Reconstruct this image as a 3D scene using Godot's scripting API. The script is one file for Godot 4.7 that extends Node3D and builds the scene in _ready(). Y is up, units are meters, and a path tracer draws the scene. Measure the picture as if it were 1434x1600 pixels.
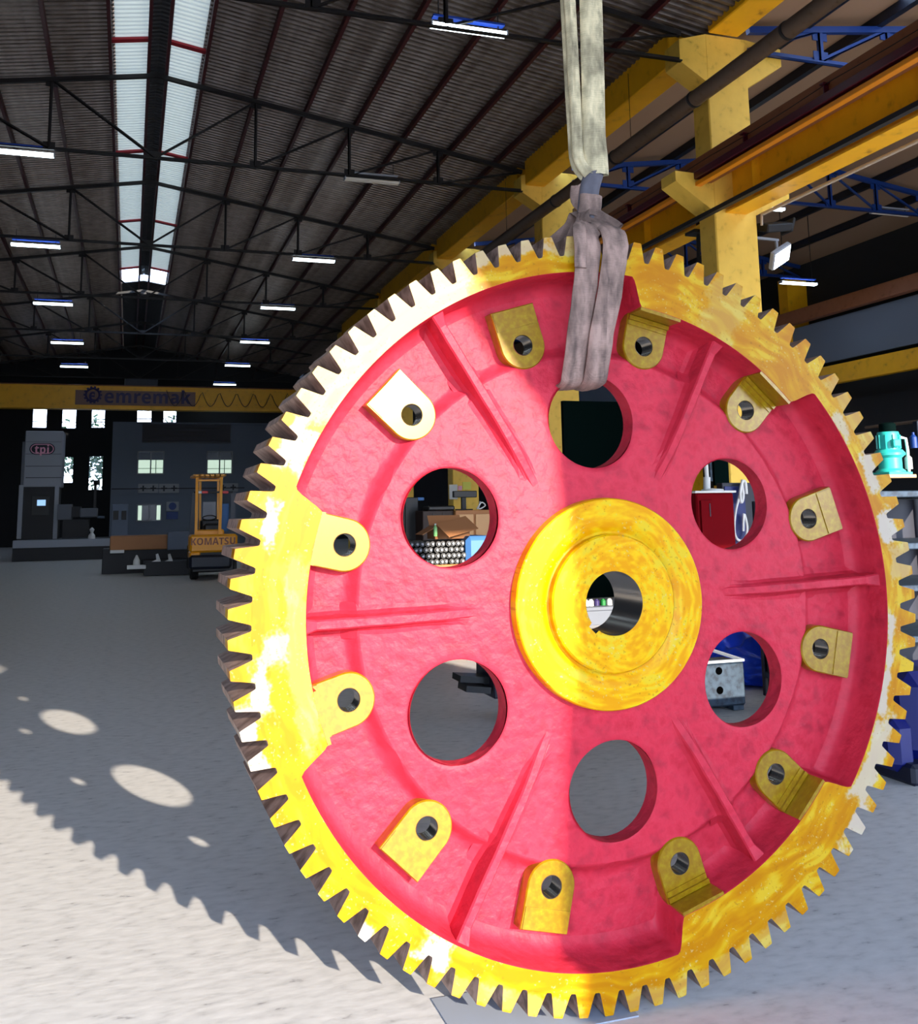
extends Node3D
# A large ring gear hanging in a workshop hall. y up, metres; x across the hall, -z along it.

const SUN_ENERGY := 3.9
const SKY_ENERGY := 2.75
const GEAR_AT := Vector3(1.595, 0.0, -3.1846)
const GEAR_TURN := 0.0123
const GEAR_MID := 1.305
const PHASE := 1.6          # degrees: ribs at PHASE + 60 k, lugs at PHASE + 15 + 30 k, holes at PHASE + 30 + 60 k
const BAY := 7.3
const FRAME0 := -14.0

var M := {}
var taken := {}


# ---------------------------------------------------------------- mesh builder
class MB:
	var v := PackedVector3Array()
	var n := PackedVector3Array()
	var u := PackedVector2Array()
	var plan := 0.0      # planar texture coordinates over this many metres, when set

	func _p(p: Vector3, q: Vector3) -> void:
		v.append(p)
		n.append(q)
		u.append(Vector2(0.5 + p.x / plan, 0.5 - (p.y - GEAR_MID) / plan) if plan > 0.0 else Vector2(p.x, p.y))

	func tri(a: Vector3, b: Vector3, c: Vector3) -> void:      # counter-clockwise seen from outside
		var q := (b - a).cross(c - a)
		if q.length_squared() < 1e-16:
			return
		q = q.normalized()
		_p(a, q); _p(c, q); _p(b, q)

	func trin(a: Vector3, b: Vector3, c: Vector3, na: Vector3, nb: Vector3, nc: Vector3) -> void:
		_p(a, na); _p(c, nc); _p(b, nb)

	func quad(a: Vector3, b: Vector3, c: Vector3, d: Vector3) -> void:
		tri(a, b, c); tri(a, c, d)

	func box(c: Vector3, s: Vector3, bas := Basis.IDENTITY, bev := 0.0) -> void:
		var h := s * 0.5
		var e: float = minf(bev, minf(h.x, minf(h.y, h.z)) * 0.9)
		var g := func(x: float, y: float, z: float) -> Vector3: return c + bas * Vector3(x, y, z)
		var ax := [Vector3.RIGHT, Vector3.UP, Vector3.BACK]
		for i in 3:
			var j := (i + 1) % 3
			var k := (i + 2) % 3
			for s1 in [-1.0, 1.0]:
				var o: Vector3 = ax[i] * h[i] * s1
				var a: Vector3 = ax[j] * (h[j] - e)
				var b: Vector3 = ax[k] * (h[k] - e)
				var p := [o - a - b, o + a - b, o + a + b, o - a + b]
				for t in 4:
					p[t] = g.call(p[t].x, p[t].y, p[t].z)
				if s1 > 0: quad(p[0], p[1], p[2], p[3])
				else: quad(p[3], p[2], p[1], p[0])
		if e > 0.0:
			for i in 3:
				var j := (i + 1) % 3
				var k := (i + 2) % 3
				for sj in [-1.0, 1.0]:
					for sk in [-1.0, 1.0]:
						var a1: Vector3 = ax[i] * (h[i] - e)
						var pj: Vector3 = ax[j] * h[j] * sj + ax[k] * (h[k] - e) * sk
						var pk: Vector3 = ax[j] * (h[j] - e) * sj + ax[k] * h[k] * sk
						var q := [pj - a1, pj + a1, pk + a1, pk - a1]
						for t in 4:
							q[t] = g.call(q[t].x, q[t].y, q[t].z)
						if sj * sk > 0: quad(q[3], q[2], q[1], q[0])
						else: quad(q[0], q[1], q[2], q[3])
			for sx in [-1.0, 1.0]:
				for sy in [-1.0, 1.0]:
					for sz in [-1.0, 1.0]:
						var a2: Vector3 = g.call(sx * h.x, sy * (h.y - e), sz * (h.z - e))
						var b2: Vector3 = g.call(sx * (h.x - e), sy * h.y, sz * (h.z - e))
						var c2: Vector3 = g.call(sx * (h.x - e), sy * (h.y - e), sz * h.z)
						if sx * sy * sz > 0: tri(a2, b2, c2)
						else: tri(a2, c2, b2)

	func bb(x0: float, x1: float, y0: float, y1: float, z0: float, z1: float, bev := 0.0) -> void:
		box(Vector3((x0 + x1) / 2, (y0 + y1) / 2, (z0 + z1) / 2), Vector3(absf(x1 - x0), absf(y1 - y0), absf(z1 - z0)), Basis.IDENTITY, bev)

	func bar(a: Vector3, b: Vector3, w: float, h: float, up := Vector3.UP, bev := 0.0) -> void:
		var d := (b - a)
		var L := d.length()
		d /= L
		if absf(d.dot(up)) > 0.98:
			up = Vector3.RIGHT
		var x := up.cross(d).normalized()
		box((a + b) / 2, Vector3(w, h, L), Basis(x, d.cross(x), d), bev)

	func angle_bar(a: Vector3, b: Vector3, w: float, t: float, up := Vector3.UP) -> void:   # an L section
		var d := (b - a).normalized()
		if absf(d.dot(up)) > 0.98:
			up = Vector3.RIGHT
		var x := up.cross(d).normalized()
		var y := d.cross(x)
		bar(a + x * (w - t) / 2, b + x * (w - t) / 2, t, w, y)
		bar(a - y * (w - t) / 2, b - y * (w - t) / 2, w, t, y)

	func tube(pts: Array, r, sides := 10, closed := false) -> void:
		var N := pts.size()
		var rows := []
		var nr := []
		var x := Vector3.ZERO
		for i in N:
			var a: Vector3 = pts[(i - 1 + N) % N] if (closed or i > 0) else pts[0]
			var b: Vector3 = pts[(i + 1) % N] if (closed or i < N - 1) else pts[N - 1]
			var d := (b - a).normalized()
			if x == Vector3.ZERO:
				x = d.cross(Vector3.UP if absf(d.y) < 0.9 else Vector3.RIGHT).normalized()
			x = (x - d * x.dot(d)).normalized()
			var y := d.cross(x)
			var rr: float = r[i] if r is Array else r
			var row := []
			var nn := []
			for k in sides:
				var t := TAU * k / sides
				var q := x * cos(t) + y * sin(t)
				nn.append(q)
				row.append(pts[i] + q * rr)
			rows.append(row)
			nr.append(nn)
		for i in (N if closed else N - 1):
			var i2 := (i + 1) % N
			for k in sides:
				var k2 := (k + 1) % sides
				trin(rows[i][k], rows[i][k2], rows[i2][k2], nr[i][k], nr[i][k2], nr[i2][k2])
				trin(rows[i][k], rows[i2][k2], rows[i2][k], nr[i][k], nr[i2][k2], nr[i2][k])
		if not closed:
			for k in range(1, sides - 1):
				tri(rows[0][0], rows[0][k + 1], rows[0][k])
				tri(rows[N - 1][0], rows[N - 1][k], rows[N - 1][k + 1])

	# rows of equally many points, smooth; front side is where (along a row) x (to the next row) points
	func grid(rows: Array, closed := false, flip := false) -> void:
		var R := rows.size()
		var C: int = rows[0].size()
		var nn := []
		for i in R:
			var line := PackedVector3Array()
			for j in C:
				var l: Vector3 = rows[i][(j - 1 + C) % C] if (closed or j > 0) else rows[i][j]
				var r: Vector3 = rows[i][(j + 1) % C] if (closed or j < C - 1) else rows[i][j]
				var d: Vector3 = rows[maxi(i - 1, 0)][j]
				var t: Vector3 = rows[mini(i + 1, R - 1)][j]
				var q := (r - l).cross(t - d)
				q = q.normalized() if q.length_squared() > 1e-18 else Vector3.UP
				line.append(-q if flip else q)
			nn.append(line)
		for i in R - 1:
			for j in (C if closed else C - 1):
				var k := (j + 1) % C
				if flip:
					trin(rows[i][j], rows[i + 1][k], rows[i][k], nn[i][j], nn[i + 1][k], nn[i][k])
					trin(rows[i][j], rows[i + 1][j], rows[i + 1][k], nn[i][j], nn[i + 1][j], nn[i + 1][k])
				else:
					trin(rows[i][j], rows[i][k], rows[i + 1][k], nn[i][j], nn[i][k], nn[i + 1][k])
					trin(rows[i][j], rows[i + 1][k], rows[i + 1][j], nn[i][j], nn[i + 1][k], nn[i + 1][j])

	# profile of (radius, height) round an axis; sharp between profile segments
	func lathe(prof: Array, xf: Transform3D, seg := 32, flip := false) -> void:
		for i in prof.size() - 1:
			var rows := [[], []]
			for j in seg:
				var t := TAU * j / seg
				rows[0].append(xf * Vector3(prof[i].x * cos(t), prof[i].x * sin(t), prof[i].y))
				rows[1].append(xf * Vector3(prof[i + 1].x * cos(t), prof[i + 1].x * sin(t), prof[i + 1].y))
			grid(rows, true, flip)

	# a polygon (counter-clockwise, in the xy of xf) from z0 to z1
	func prism(poly: Array, z0: float, z1: float, xf := Transform3D.IDENTITY) -> void:
		var pk := PackedVector2Array(poly)
		if Geometry2D.is_polygon_clockwise(pk):
			pk.reverse()
		var ix := Geometry2D.triangulate_polygon(pk)
		for i in range(0, ix.size(), 3):
			var a := pk[ix[i]]
			var b := pk[ix[i + 1]]
			var c := pk[ix[i + 2]]
			if (b - a).cross(c - a) < 0.0:
				var s := b
				b = c
				c = s
			tri(xf * Vector3(a.x, a.y, z1), xf * Vector3(b.x, b.y, z1), xf * Vector3(c.x, c.y, z1))
			tri(xf * Vector3(a.x, a.y, z0), xf * Vector3(c.x, c.y, z0), xf * Vector3(b.x, b.y, z0))
		for i in pk.size():
			var a := pk[i]
			var b := pk[(i + 1) % pk.size()]
			quad(xf * Vector3(a.x, a.y, z0), xf * Vector3(b.x, b.y, z0), xf * Vector3(b.x, b.y, z1), xf * Vector3(a.x, a.y, z1))

	func mesh() -> ArrayMesh:
		var A := []
		A.resize(Mesh.ARRAY_MAX)
		A[Mesh.ARRAY_VERTEX] = v
		A[Mesh.ARRAY_NORMAL] = n
		A[Mesh.ARRAY_TEX_UV] = u
		var m := ArrayMesh.new()
		m.add_surface_from_arrays(Mesh.PRIMITIVE_TRIANGLES, A)
		return m


# ---------------------------------------------------------------- scene tree helpers
func numbered(called: String, parent: Node) -> String:
	var key := str(parent.get_instance_id()) + called
	taken[key] = taken.get(key, -1) + 1
	return called if taken[key] == 0 else "%s_%03d" % [called, taken[key]]


func tag(o: Node, label: String, category := "", group := "", kind := "") -> Node:
	if label: o.set_meta("label", label)
	if category: o.set_meta("category", category)
	if group: o.set_meta("group", group)
	if kind: o.set_meta("kind", kind)
	return o


func thing(called: String, label: String, category: String, at := Vector3.ZERO, turn := 0.0, group := "") -> Node3D:
	var o := Node3D.new()
	o.name = numbered(called, self)
	add_child(o, true)
	o.position = at
	o.rotation.y = turn
	tag(o, label, category, group)
	return o


func put(called: String, mb: MB, m: Material, parent: Node = null, at := Vector3.ZERO) -> MeshInstance3D:
	return put_mesh(called, mb.mesh(), m, parent, at)


func put_mesh(called: String, mesh: Mesh, m: Material, parent: Node = null, at := Vector3.ZERO) -> MeshInstance3D:
	if parent == null: parent = self
	var o := MeshInstance3D.new()
	o.name = numbered(called, parent)
	o.mesh = mesh
	o.material_override = m
	o.position = at
	parent.add_child(o, true)
	return o


func struct(called: String, mb: MB, m: Material, label: String, category: String) -> MeshInstance3D:
	var o := put(called, mb, m)
	tag(o, label, category, "", "structure")
	return o


func dup(src: Node3D, called: String, at: Vector3, label: String, group := "", turn := 0.0) -> Node3D:
	var c: Node3D = src.duplicate()
	c.name = numbered(called, self)
	add_child(c, true)
	c.position = at
	c.rotation.y = turn
	c.set_meta("label", label)
	if group: c.set_meta("group", group)
	return c


# one box part
func bx(called: String, m: Material, parent: Node, x0: float, x1: float, y0: float, y1: float, z0: float, z1: float, bev := 0.004) -> MeshInstance3D:
	var b := MB.new()
	b.bb(x0, x1, y0, y1, z0, z1, bev)
	return put(called, b, m, parent)


func words(text: String, size: float, depth: float, m: Material, parent: Node, at: Vector3, called := "lettering", turn := 0.0, bold := true) -> MeshInstance3D:
	var f := SystemFont.new()
	f.font_names = PackedStringArray(["Droid Sans"])
	f.font_weight = 700 if bold else 400
	var t := TextMesh.new()
	t.text = text
	t.font = f
	t.font_size = 64
	t.pixel_size = size / 46.0
	t.depth = depth
	var o := put_mesh(called, t, m, parent, at)
	o.rotation.y = turn
	return o


# ---------------------------------------------------------------- materials
func noise(seed_: int, freq: float, oct := 4, type := FastNoiseLite.TYPE_SIMPLEX_SMOOTH) -> FastNoiseLite:
	var f := FastNoiseLite.new()
	f.seed = seed_
	f.noise_type = type
	f.frequency = freq
	f.fractal_octaves = oct
	return f


func tex(seed_: int, freq: float, stops: Array, size := 384, oct := 5, type := FastNoiseLite.TYPE_SIMPLEX_SMOOTH) -> ImageTexture:
	var im := noise(seed_, freq, oct, type).get_seamless_image(size, size)
	var src := im.get_data()
	var lut := []
	for i in 256:
		var t := i / 255.0
		var c: Color = stops[0][1]
		for k in stops.size() - 1:
			if t >= stops[k][0]:
				c = stops[k][1].lerp(stops[k + 1][1], clampf((t - stops[k][0]) / maxf(stops[k + 1][0] - stops[k][0], 1e-4), 0, 1))
		lut.append(c)
	var out := PackedByteArray()
	out.resize(size * size * 3)
	for i in size * size:
		var c: Color = lut[src[i]]
		out[i * 3] = c.r8
		out[i * 3 + 1] = c.g8
		out[i * 3 + 2] = c.b8
	var r := Image.create_from_data(size, size, false, Image.FORMAT_RGB8, out)
	return ImageTexture.create_from_image(r)


func bump(seed_: int, freq: float, strength: float, size := 384, oct := 5) -> ImageTexture:
	var im := noise(seed_, freq, oct).get_seamless_image(size, size)
	im.convert(Image.FORMAT_RGBA8)
	im.bump_map_to_normal_map(strength)
	return ImageTexture.create_from_image(im)


func mat(called: String, c: Color, rough := 0.6, metal := 0.0, o := {}) -> StandardMaterial3D:
	var m := StandardMaterial3D.new()
	m.resource_name = called
	m.albedo_color = c
	m.roughness = rough
	m.metallic = metal
	if o.has("tex"):
		m.albedo_texture = o.tex
	if o.has("normal"):
		m.normal_enabled = true
		m.normal_texture = o.normal
		m.normal_scale = o.get("nscale", 1.0)
	if o.has("tex") or o.has("normal"):
		if not o.get("uv", false):
			m.uv1_triplanar = true
			m.uv1_world_triplanar = o.get("world", true)
			m.uv1_scale = Vector3.ONE * o.get("scale", 1.0) if not (o.get("scale", 1.0) is Vector3) else o.scale
	if o.has("coat"):
		m.clearcoat_enabled = true
		m.clearcoat = o.coat
		m.clearcoat_roughness = o.get("coat_rough", 0.15)
	if o.has("emit"):
		m.emission_enabled = true
		m.emission = o.emit
		m.emission_energy_multiplier = o.get("power", 1.0)
	if o.has("spec"):
		m.metallic_specular = o.spec
	if o.has("back"):
		m.backlight_enabled = true
		m.backlight = o.back
	if o.has("alpha"):
		m.transparency = BaseMaterial3D.TRANSPARENCY_ALPHA
		m.albedo_color.a = o.alpha
	M[called] = m
	return m


func camera_and_light() -> void:
	var cam := Camera3D.new()
	cam.name = "camera"
	add_child(cam)
	cam.transform = Transform3D(Basis(Vector3(0.9501712, -0.0165105, 0.311291), Vector3(-0.0311729, 0.9885584, 0.1475825), Vector3(-0.310166, -0.1499325, 0.938785)), Vector3(0, 1.6326, 0))
	cam.set_frustum(0.1 * 1600.0 / 1556.4, Vector2(0, -0.1 * 240.0 / 1556.4), 0.1, 400.0)
	cam.current = true
	var sun := DirectionalLight3D.new()
	sun.name = "sun"
	add_child(sun)
	sun.look_at_from_position(Vector3(0.240, 0.266, 0.934) * 50.0, Vector3.ZERO)
	sun.light_energy = SUN_ENERGY
	sun.light_color = Color(1.0, 0.955, 0.885)
	sun.light_angular_distance = 0.53
	sun.shadow_enabled = true
	sun.sky_mode = DirectionalLight3D.SKY_MODE_LIGHT_ONLY
	var env := Environment.new()
	var sky := Sky.new()
	var sm := ProceduralSkyMaterial.new()
	sm.sky_top_color = Color(0.68, 0.80, 0.98)
	sm.sky_horizon_color = Color(0.90, 0.94, 1.0)
	sm.sky_curve = 0.14
	sm.ground_bottom_color = Color(0.45, 0.44, 0.42)
	sm.ground_horizon_color = Color(0.70, 0.72, 0.75)
	sm.sky_energy_multiplier = SKY_ENERGY
	sm.ground_energy_multiplier = 0.5
	sky.sky_material = sm
	env.background_mode = Environment.BG_SKY
	env.sky = sky
	env.tonemap_mode = Environment.TONE_MAPPER_LINEAR
	env.tonemap_exposure = 1.0
	env.sdfgi_enabled = true
	env.ssao_enabled = true
	env.ssil_enabled = true
	var we := WorldEnvironment.new()
	we.name = "world_environment"
	we.environment = env
	add_child(we)


func webbing_tex() -> ImageTexture:
	var S := 512
	var im := Image.create(S, S, false, Image.FORMAT_RGB8)
	var grime := noise(15, 0.006, 4)
	var fine := noise(16, 0.06, 3)
	for y in S:
		for x in S:
			var ca := cos(y * TAU / S)
			var sa := sin(y * TAU / S)
			var g := grime.get_noise_3d(x * 1.6, ca * 52.0, sa * 52.0) + grime.get_noise_3d(x * 4.0 + 900.0, ca * 100.0, sa * 100.0) * 0.5
			var line := sin(y * TAU / 6.4) * (0.09 + 0.16 * fine.get_noise_3d(x * 0.25, ca * 160.0, sa * 160.0))
			var v := clampf(0.76 + g * 0.42 + line, 0.2, 1.0)
			im.set_pixel(x, y, Color(v, v * 0.975, v * 0.96))
	return ImageTexture.create_from_image(im)


func materials() -> void:
	var rough_cast := bump(3, 0.016, 5.0, 512, 6)
	mat("red", Color(0.74, 0.17, 0.24), 0.52, 0.0, {"spec": 0.32, "tex": tex(4, 0.012, [[0.0, Color(0.80, 0.78, 0.80)], [0.42, Color(0.97, 0.95, 0.96)], [0.6, Color(1, 1, 1)], [1.0, Color(0.9, 0.72, 0.78)]], 512, 6), "normal": rough_cast, "nscale": 0.8, "scale": 1.7, "world": false})
	mat("steel", Color(0.30, 0.27, 0.26), 0.4, 0.7)
	mat("flank", Color(0.66, 0.55, 0.50), 0.45, 0.2, {"tex": tex(6, 0.02, [[0.2, Color(0.6, 0.55, 0.52)], [0.6, Color(1, 1, 1)]], 256), "scale": 3.0, "world": false})
	mat("bright_steel", Color(0.72, 0.70, 0.68), 0.22, 0.95)
	var brush := tex(8, 0.02, [[0.0, Color(0.78, 0.53, 0.0)], [0.45, Color(0.84, 0.62, 0.02)], [0.75, Color(0.88, 0.71, 0.10)], [1.0, Color(0.90, 0.78, 0.28)]], 384, 4)
	mat("hub_yellow", Color.WHITE, 0.36, 0.0, {"tex": brush, "scale": 2.6, "world": false, "coat": 0.4, "coat_rough": 0.2})
	mat("gold", Color(0.74, 0.75, 0.42), 0.28, 0.2, {"tex": tex(9, 0.025, [[0.0, Color(0.70, 0.50, 0.0)], [0.5, Color(0.76, 0.57, 0.03)], [1.0, Color(0.84, 0.70, 0.15)]], 256), "scale": 5.0, "world": false, "coat": 0.25, "coat_rough": 0.15})
	var weave := webbing_tex()
	mat("webbing", Color(0.66, 0.56, 0.515), 0.9, 0.0, {"tex": weave, "scale": 3.0, "world": false})
	mat("pale_webbing", Color(0.90, 0.86, 0.70), 0.9, 0.0, {"tex": weave, "scale": 3.0, "world": false})
	mat("sleeve", Color(0.36, 0.35, 0.38), 0.8, 0.0)
	var conc := tex(21, 0.022, [[0.0, Color(0.62, 0.61, 0.62)], [0.16, Color(0.90, 0.90, 0.90)], [0.4, Color(0.95, 0.95, 0.95)], [1.0, Color(1, 1, 1)]], 768, 7)
	mat("floor", Color(0.83, 0.815, 0.80), 0.55, 0.0, {"tex": conc, "normal": bump(22, 0.03, 2.0, 512, 5), "nscale": 0.22, "scale": Vector3(0.45, 0.45, 0.9), "spec": 0.35})
	mat("apron", Color(0.56, 0.54, 0.52), 0.9)
	mat("wall", Color(0.30, 0.31, 0.33), 0.85)
	mat("dark_wall", Color(0.13, 0.135, 0.15), 0.85)
	mat("roof", Color(0.50, 0.455, 0.425), 0.4, 0.45, {"tex": tex(24, 0.02, [[0.2, Color(0.7, 0.66, 0.62)], [0.7, Color(1, 1, 1)]], 256), "scale": 0.4})
	mat("aisle_roof", Color(0.62, 0.50, 0.40), 0.8)
	mat("purlin", Color(0.26, 0.055, 0.085), 0.5)
	mat("truss", Color(0.075, 0.06, 0.065), 0.5)
	mat("blue", Color(0.03, 0.20, 0.48), 0.5)
	mat("dark_blue", Color(0.03, 0.07, 0.14), 0.5)
	mat("added_light_panel", Color(0.90, 0.89, 0.84), 0.6, 0.0, {"back": Color(0.95, 0.94, 0.90)})  # for the added translucent panels that brighten the right aisle
	mat("translucent", Color(0.86, 0.86, 0.80), 0.6, 0.0, {"back": Color(0.40, 0.385, 0.34)})
	mat("crimson", Color(0.62, 0.06, 0.14), 0.5)
	mat("glass", Color(0.9, 0.95, 0.97), 0.03, 0.0, {"alpha": 0.12})
	var stain := tex(26, 0.012, [[0.0, Color(0.70, 0.62, 0.48)], [0.12, Color(0.90, 0.88, 0.80)], [0.3, Color(0.97, 0.96, 0.93)], [1.0, Color(1, 1, 1)]], 384, 6)
	mat("column", Color(1.0, 0.82, 0.34), 0.6, 0.0, {"tex": stain, "scale": 0.7})
	mat("girder", Color(1.0, 0.74, 0.08), 0.45, 0.0, {"tex": stain, "scale": 0.45})
	mat("brown_beam", Color(0.56, 0.33, 0.19), 0.5, 0.0, {"tex": stain, "scale": 0.6})
	mat("orange", Color(0.95, 0.58, 0.04), 0.45)
	mat("maroon", Color(0.30, 0.02, 0.10), 0.35)
	mat("conduit_grey", Color(0.72, 0.66, 0.60), 0.45)
	mat("pipe", Color(0.40, 0.325, 0.275), 0.55, 0.0, {"tex": stain, "scale": 1.1})
	mat("black", Color(0.035, 0.035, 0.04), 0.5)
	mat("charcoal", Color(0.10, 0.10, 0.115), 0.6)
	mat("grey", Color(0.36, 0.38, 0.42), 0.6)
	mat("pale_grey", Color(0.60, 0.62, 0.66), 0.6)
	mat("white", Color(0.86, 0.86, 0.85), 0.6)
	mat("office", Color(0.42, 0.46, 0.53), 0.75)
	mat("navy", Color(0.05, 0.06, 0.14), 0.5)
	mat("violet", Color(0.16, 0.11, 0.32), 0.5)
	mat("tube_glow", Color(1, 1, 1), 0.5, 0.0, {"emit": Color(0.90, 0.97, 1.0), "power": 6.0})
	mat("flood_glow", Color(1, 1, 1), 0.5, 0.0, {"emit": Color(0.86, 0.95, 1.0), "power": 14.0})
	mat("lit_pane", Color(0.8, 0.85, 0.8), 0.5, 0.0, {"emit": Color(0.80, 0.90, 0.82), "power": 0.9})
	mat("dim_pane", Color(0.1, 0.12, 0.15), 0.2, 0.0, {"emit": Color(0.15, 0.19, 0.24), "power": 0.35})
	mat("screen_glow", Color(0.2, 0.3, 0.4), 0.3, 0.0, {"emit": Color(0.62, 0.80, 1.0), "power": 1.1})
	mat("blue_reflection", Color(0.10, 0.25, 0.62), 0.35)  # tube light reflected on the housing, painted as blue
	mat("unlit_tube", Color(0.86, 0.83, 0.78), 0.4)
	mat("truck_yellow", Color(0.93, 0.62, 0.04), 0.4)
	mat("red_plastic", Color(0.80, 0.05, 0.06), 0.4)
	mat("wood", Color(0.66, 0.44, 0.25), 0.6)
	mat("pale_wood", Color(0.82, 0.64, 0.45), 0.6)
	mat("dark_wood", Color(0.16, 0.09, 0.06), 0.6)
	mat("carton", Color(0.66, 0.44, 0.27), 0.85)
	mat("green_bottle", Color(0.50, 0.74, 0.45), 0.35)
	mat("dark_green", Color(0.015, 0.07, 0.065), 0.8, 0.0, {"spec": 0.1})
	mat("green", Color(0.04, 0.42, 0.16), 0.5)
	mat("light_blue", Color(0.26, 0.46, 0.70), 0.6)
	mat("royal", Color(0.0, 0.05, 0.36), 0.45)
	mat("tarp", Color(0.05, 0.30, 0.95), 0.4)
	mat("turquoise", Color(0.18, 0.72, 0.68), 0.4)
	mat("cherry", Color(0.42, 0.02, 0.06), 0.7, 0.0, {"spec": 0.15})
	mat("void", Color(0.01, 0.01, 0.012), 1.0, 0.0, {"spec": 0.02})
	mat("slate_steel", Color(0.21, 0.275, 0.34), 0.5, 0.3, {"tex": tex(28, 0.03, [[0.2, Color(0.6, 0.62, 0.66)], [0.5, Color(0.85, 0.88, 0.9)], [0.8, Color(1, 1, 1)]], 256), "scale": 1.6})
	mat("pink_paper", Color(0.92, 0.66, 0.76), 0.9)
	mat("yellow_paper", Color(0.90, 0.88, 0.42), 0.9)
	mat("leaf", Color(0.16, 0.26, 0.10), 0.8, 0.0, {"back": Color(0.3, 0.4, 0.15)})
	mat("bark", Color(0.2, 0.15, 0.1), 0.9)


func _ready() -> void:
	camera_and_light()
	materials()
	build_shell()
	build_roof()
	build_frames()
	build_gear()
	build_sling()
	build_lamps()
	build_far_end()
	build_floor_things()


# ---------------------------------------------------------------- the hall
func holed_wall(mb: MB, x0: float, x1: float, y0: float, y1: float, z0: float, z1: float, holes: Array) -> void:
	var xs := [x0, x1]
	var ys := [y0, y1]
	for h in holes:
		xs.append(clampf(h[0], x0, x1)); xs.append(clampf(h[1], x0, x1)); ys.append(clampf(h[2], y0, y1)); ys.append(clampf(h[3], y0, y1))
	xs.sort()
	ys.sort()
	for i in xs.size() - 1:
		if xs[i + 1] - xs[i] < 1e-4: continue
		for j in ys.size() - 1:
			if ys[j + 1] - ys[j] < 1e-4: continue
			var cx: float = (xs[i] + xs[i + 1]) / 2
			var cy: float = (ys[j] + ys[j + 1]) / 2
			var open := false
			for h in holes:
				if cx > h[0] and cx < h[1] and cy > h[2] and cy < h[3]: open = true
			if not open: mb.bb(xs[i], xs[i + 1], ys[j], ys[j + 1], z0, z1)


func build_shell() -> void:
	var b := MB.new()
	b.bb(-9.3, 22.6, -0.3, 0.0, -60.3, 4.0)
	struct("floor", b, M.floor, "smooth grey concrete workshop floor", "floor")
	b = MB.new()
	b.bb(-90, 110, -0.35, -0.02, 4.0, 120)
	b.bb(-90, 110, -0.35, -0.3, -140, 4.0)
	struct("ground", b, M.apron, "pale concrete yard outside the hall", "ground")
	b = MB.new()
	holed_wall(b, -9.3, 22.6, 0, 12.5, 3.75, 4.0, [[-6.6, 3.28, -1.0, 4.9], [7.0, 21.8, -1.0, 5.6], [10.0, 22.0, 5.7, 10.0]])
	# added unseen plate in the door corner, shapes the sun edge on the gear
	b.prism([Vector2(2.86, 4.92), Vector2(2.93, 4.52), Vector2(3.27, 4.02), Vector2(3.32, 4.0), Vector2(3.32, 4.92)], 3.8, 4.0)
	struct("wall_front", b, M.wall, "front wall of the hall with two great doorways", "wall")
	b = MB.new()
	b.bb(10.0, 22.0, 5.7, 10.0, 3.86, 3.88)  # added light source: unseen panel brightening the columns and aisle
	struct("window_11", b, M.added_light_panel, "added unseen translucent panel lighting the aisle from above the right doorway", "added_light_panel")
	b = MB.new()
	b.bb(-9.3, -9.0, 0, 10.4, -60.3, 3.75)
	struct("wall_left", b, M.dark_wall, "dark left wall of the hall", "wall")
	b = MB.new()
	b.bb(22.3, 22.6, 0, 11.5, -60.3, 3.75)
	struct("wall_right", b, M.dark_wall, "dark blue grey right wall behind the storage racks", "wall")


func roof_y(x: float) -> float:
	return 11.27 - 0.165 * absf(x - 0.3)


func aisle_y(x: float) -> float:
	return 11.0 - 0.16 * absf(x - 16.0)


func corrugated(mb: MB, xa: float, ya: float, xb: float, yb: float, z0: float, z1: float, pitch: float, amp: float) -> void:
	var z := z0
	var prof := [[0.0, 0.0], [0.38, 0.0], [0.5, 1.0], [0.88, 1.0], [1.0, 0.0]]
	while z > z1:
		for i in 4:
			var za: float = z - prof[i][0] * pitch
			var zb: float = z - prof[i + 1][0] * pitch
			var ha: float = prof[i][1] * amp
			var hb: float = prof[i + 1][1] * amp
			mb.quad(Vector3(xa, ya + ha, za), Vector3(xa, ya + hb, zb), Vector3(xb, yb + hb, zb), Vector3(xb, yb + ha, za))
		z -= pitch


const ORD := ["nearest the camera", "second from the camera", "third from the camera", "fourth from the camera", "fifth from the camera", "sixth from the camera", "seventh from the camera"]
const NTH := ["first", "second", "third", "fourth", "fifth", "sixth", "seventh", "eighth", "ninth"]


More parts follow.
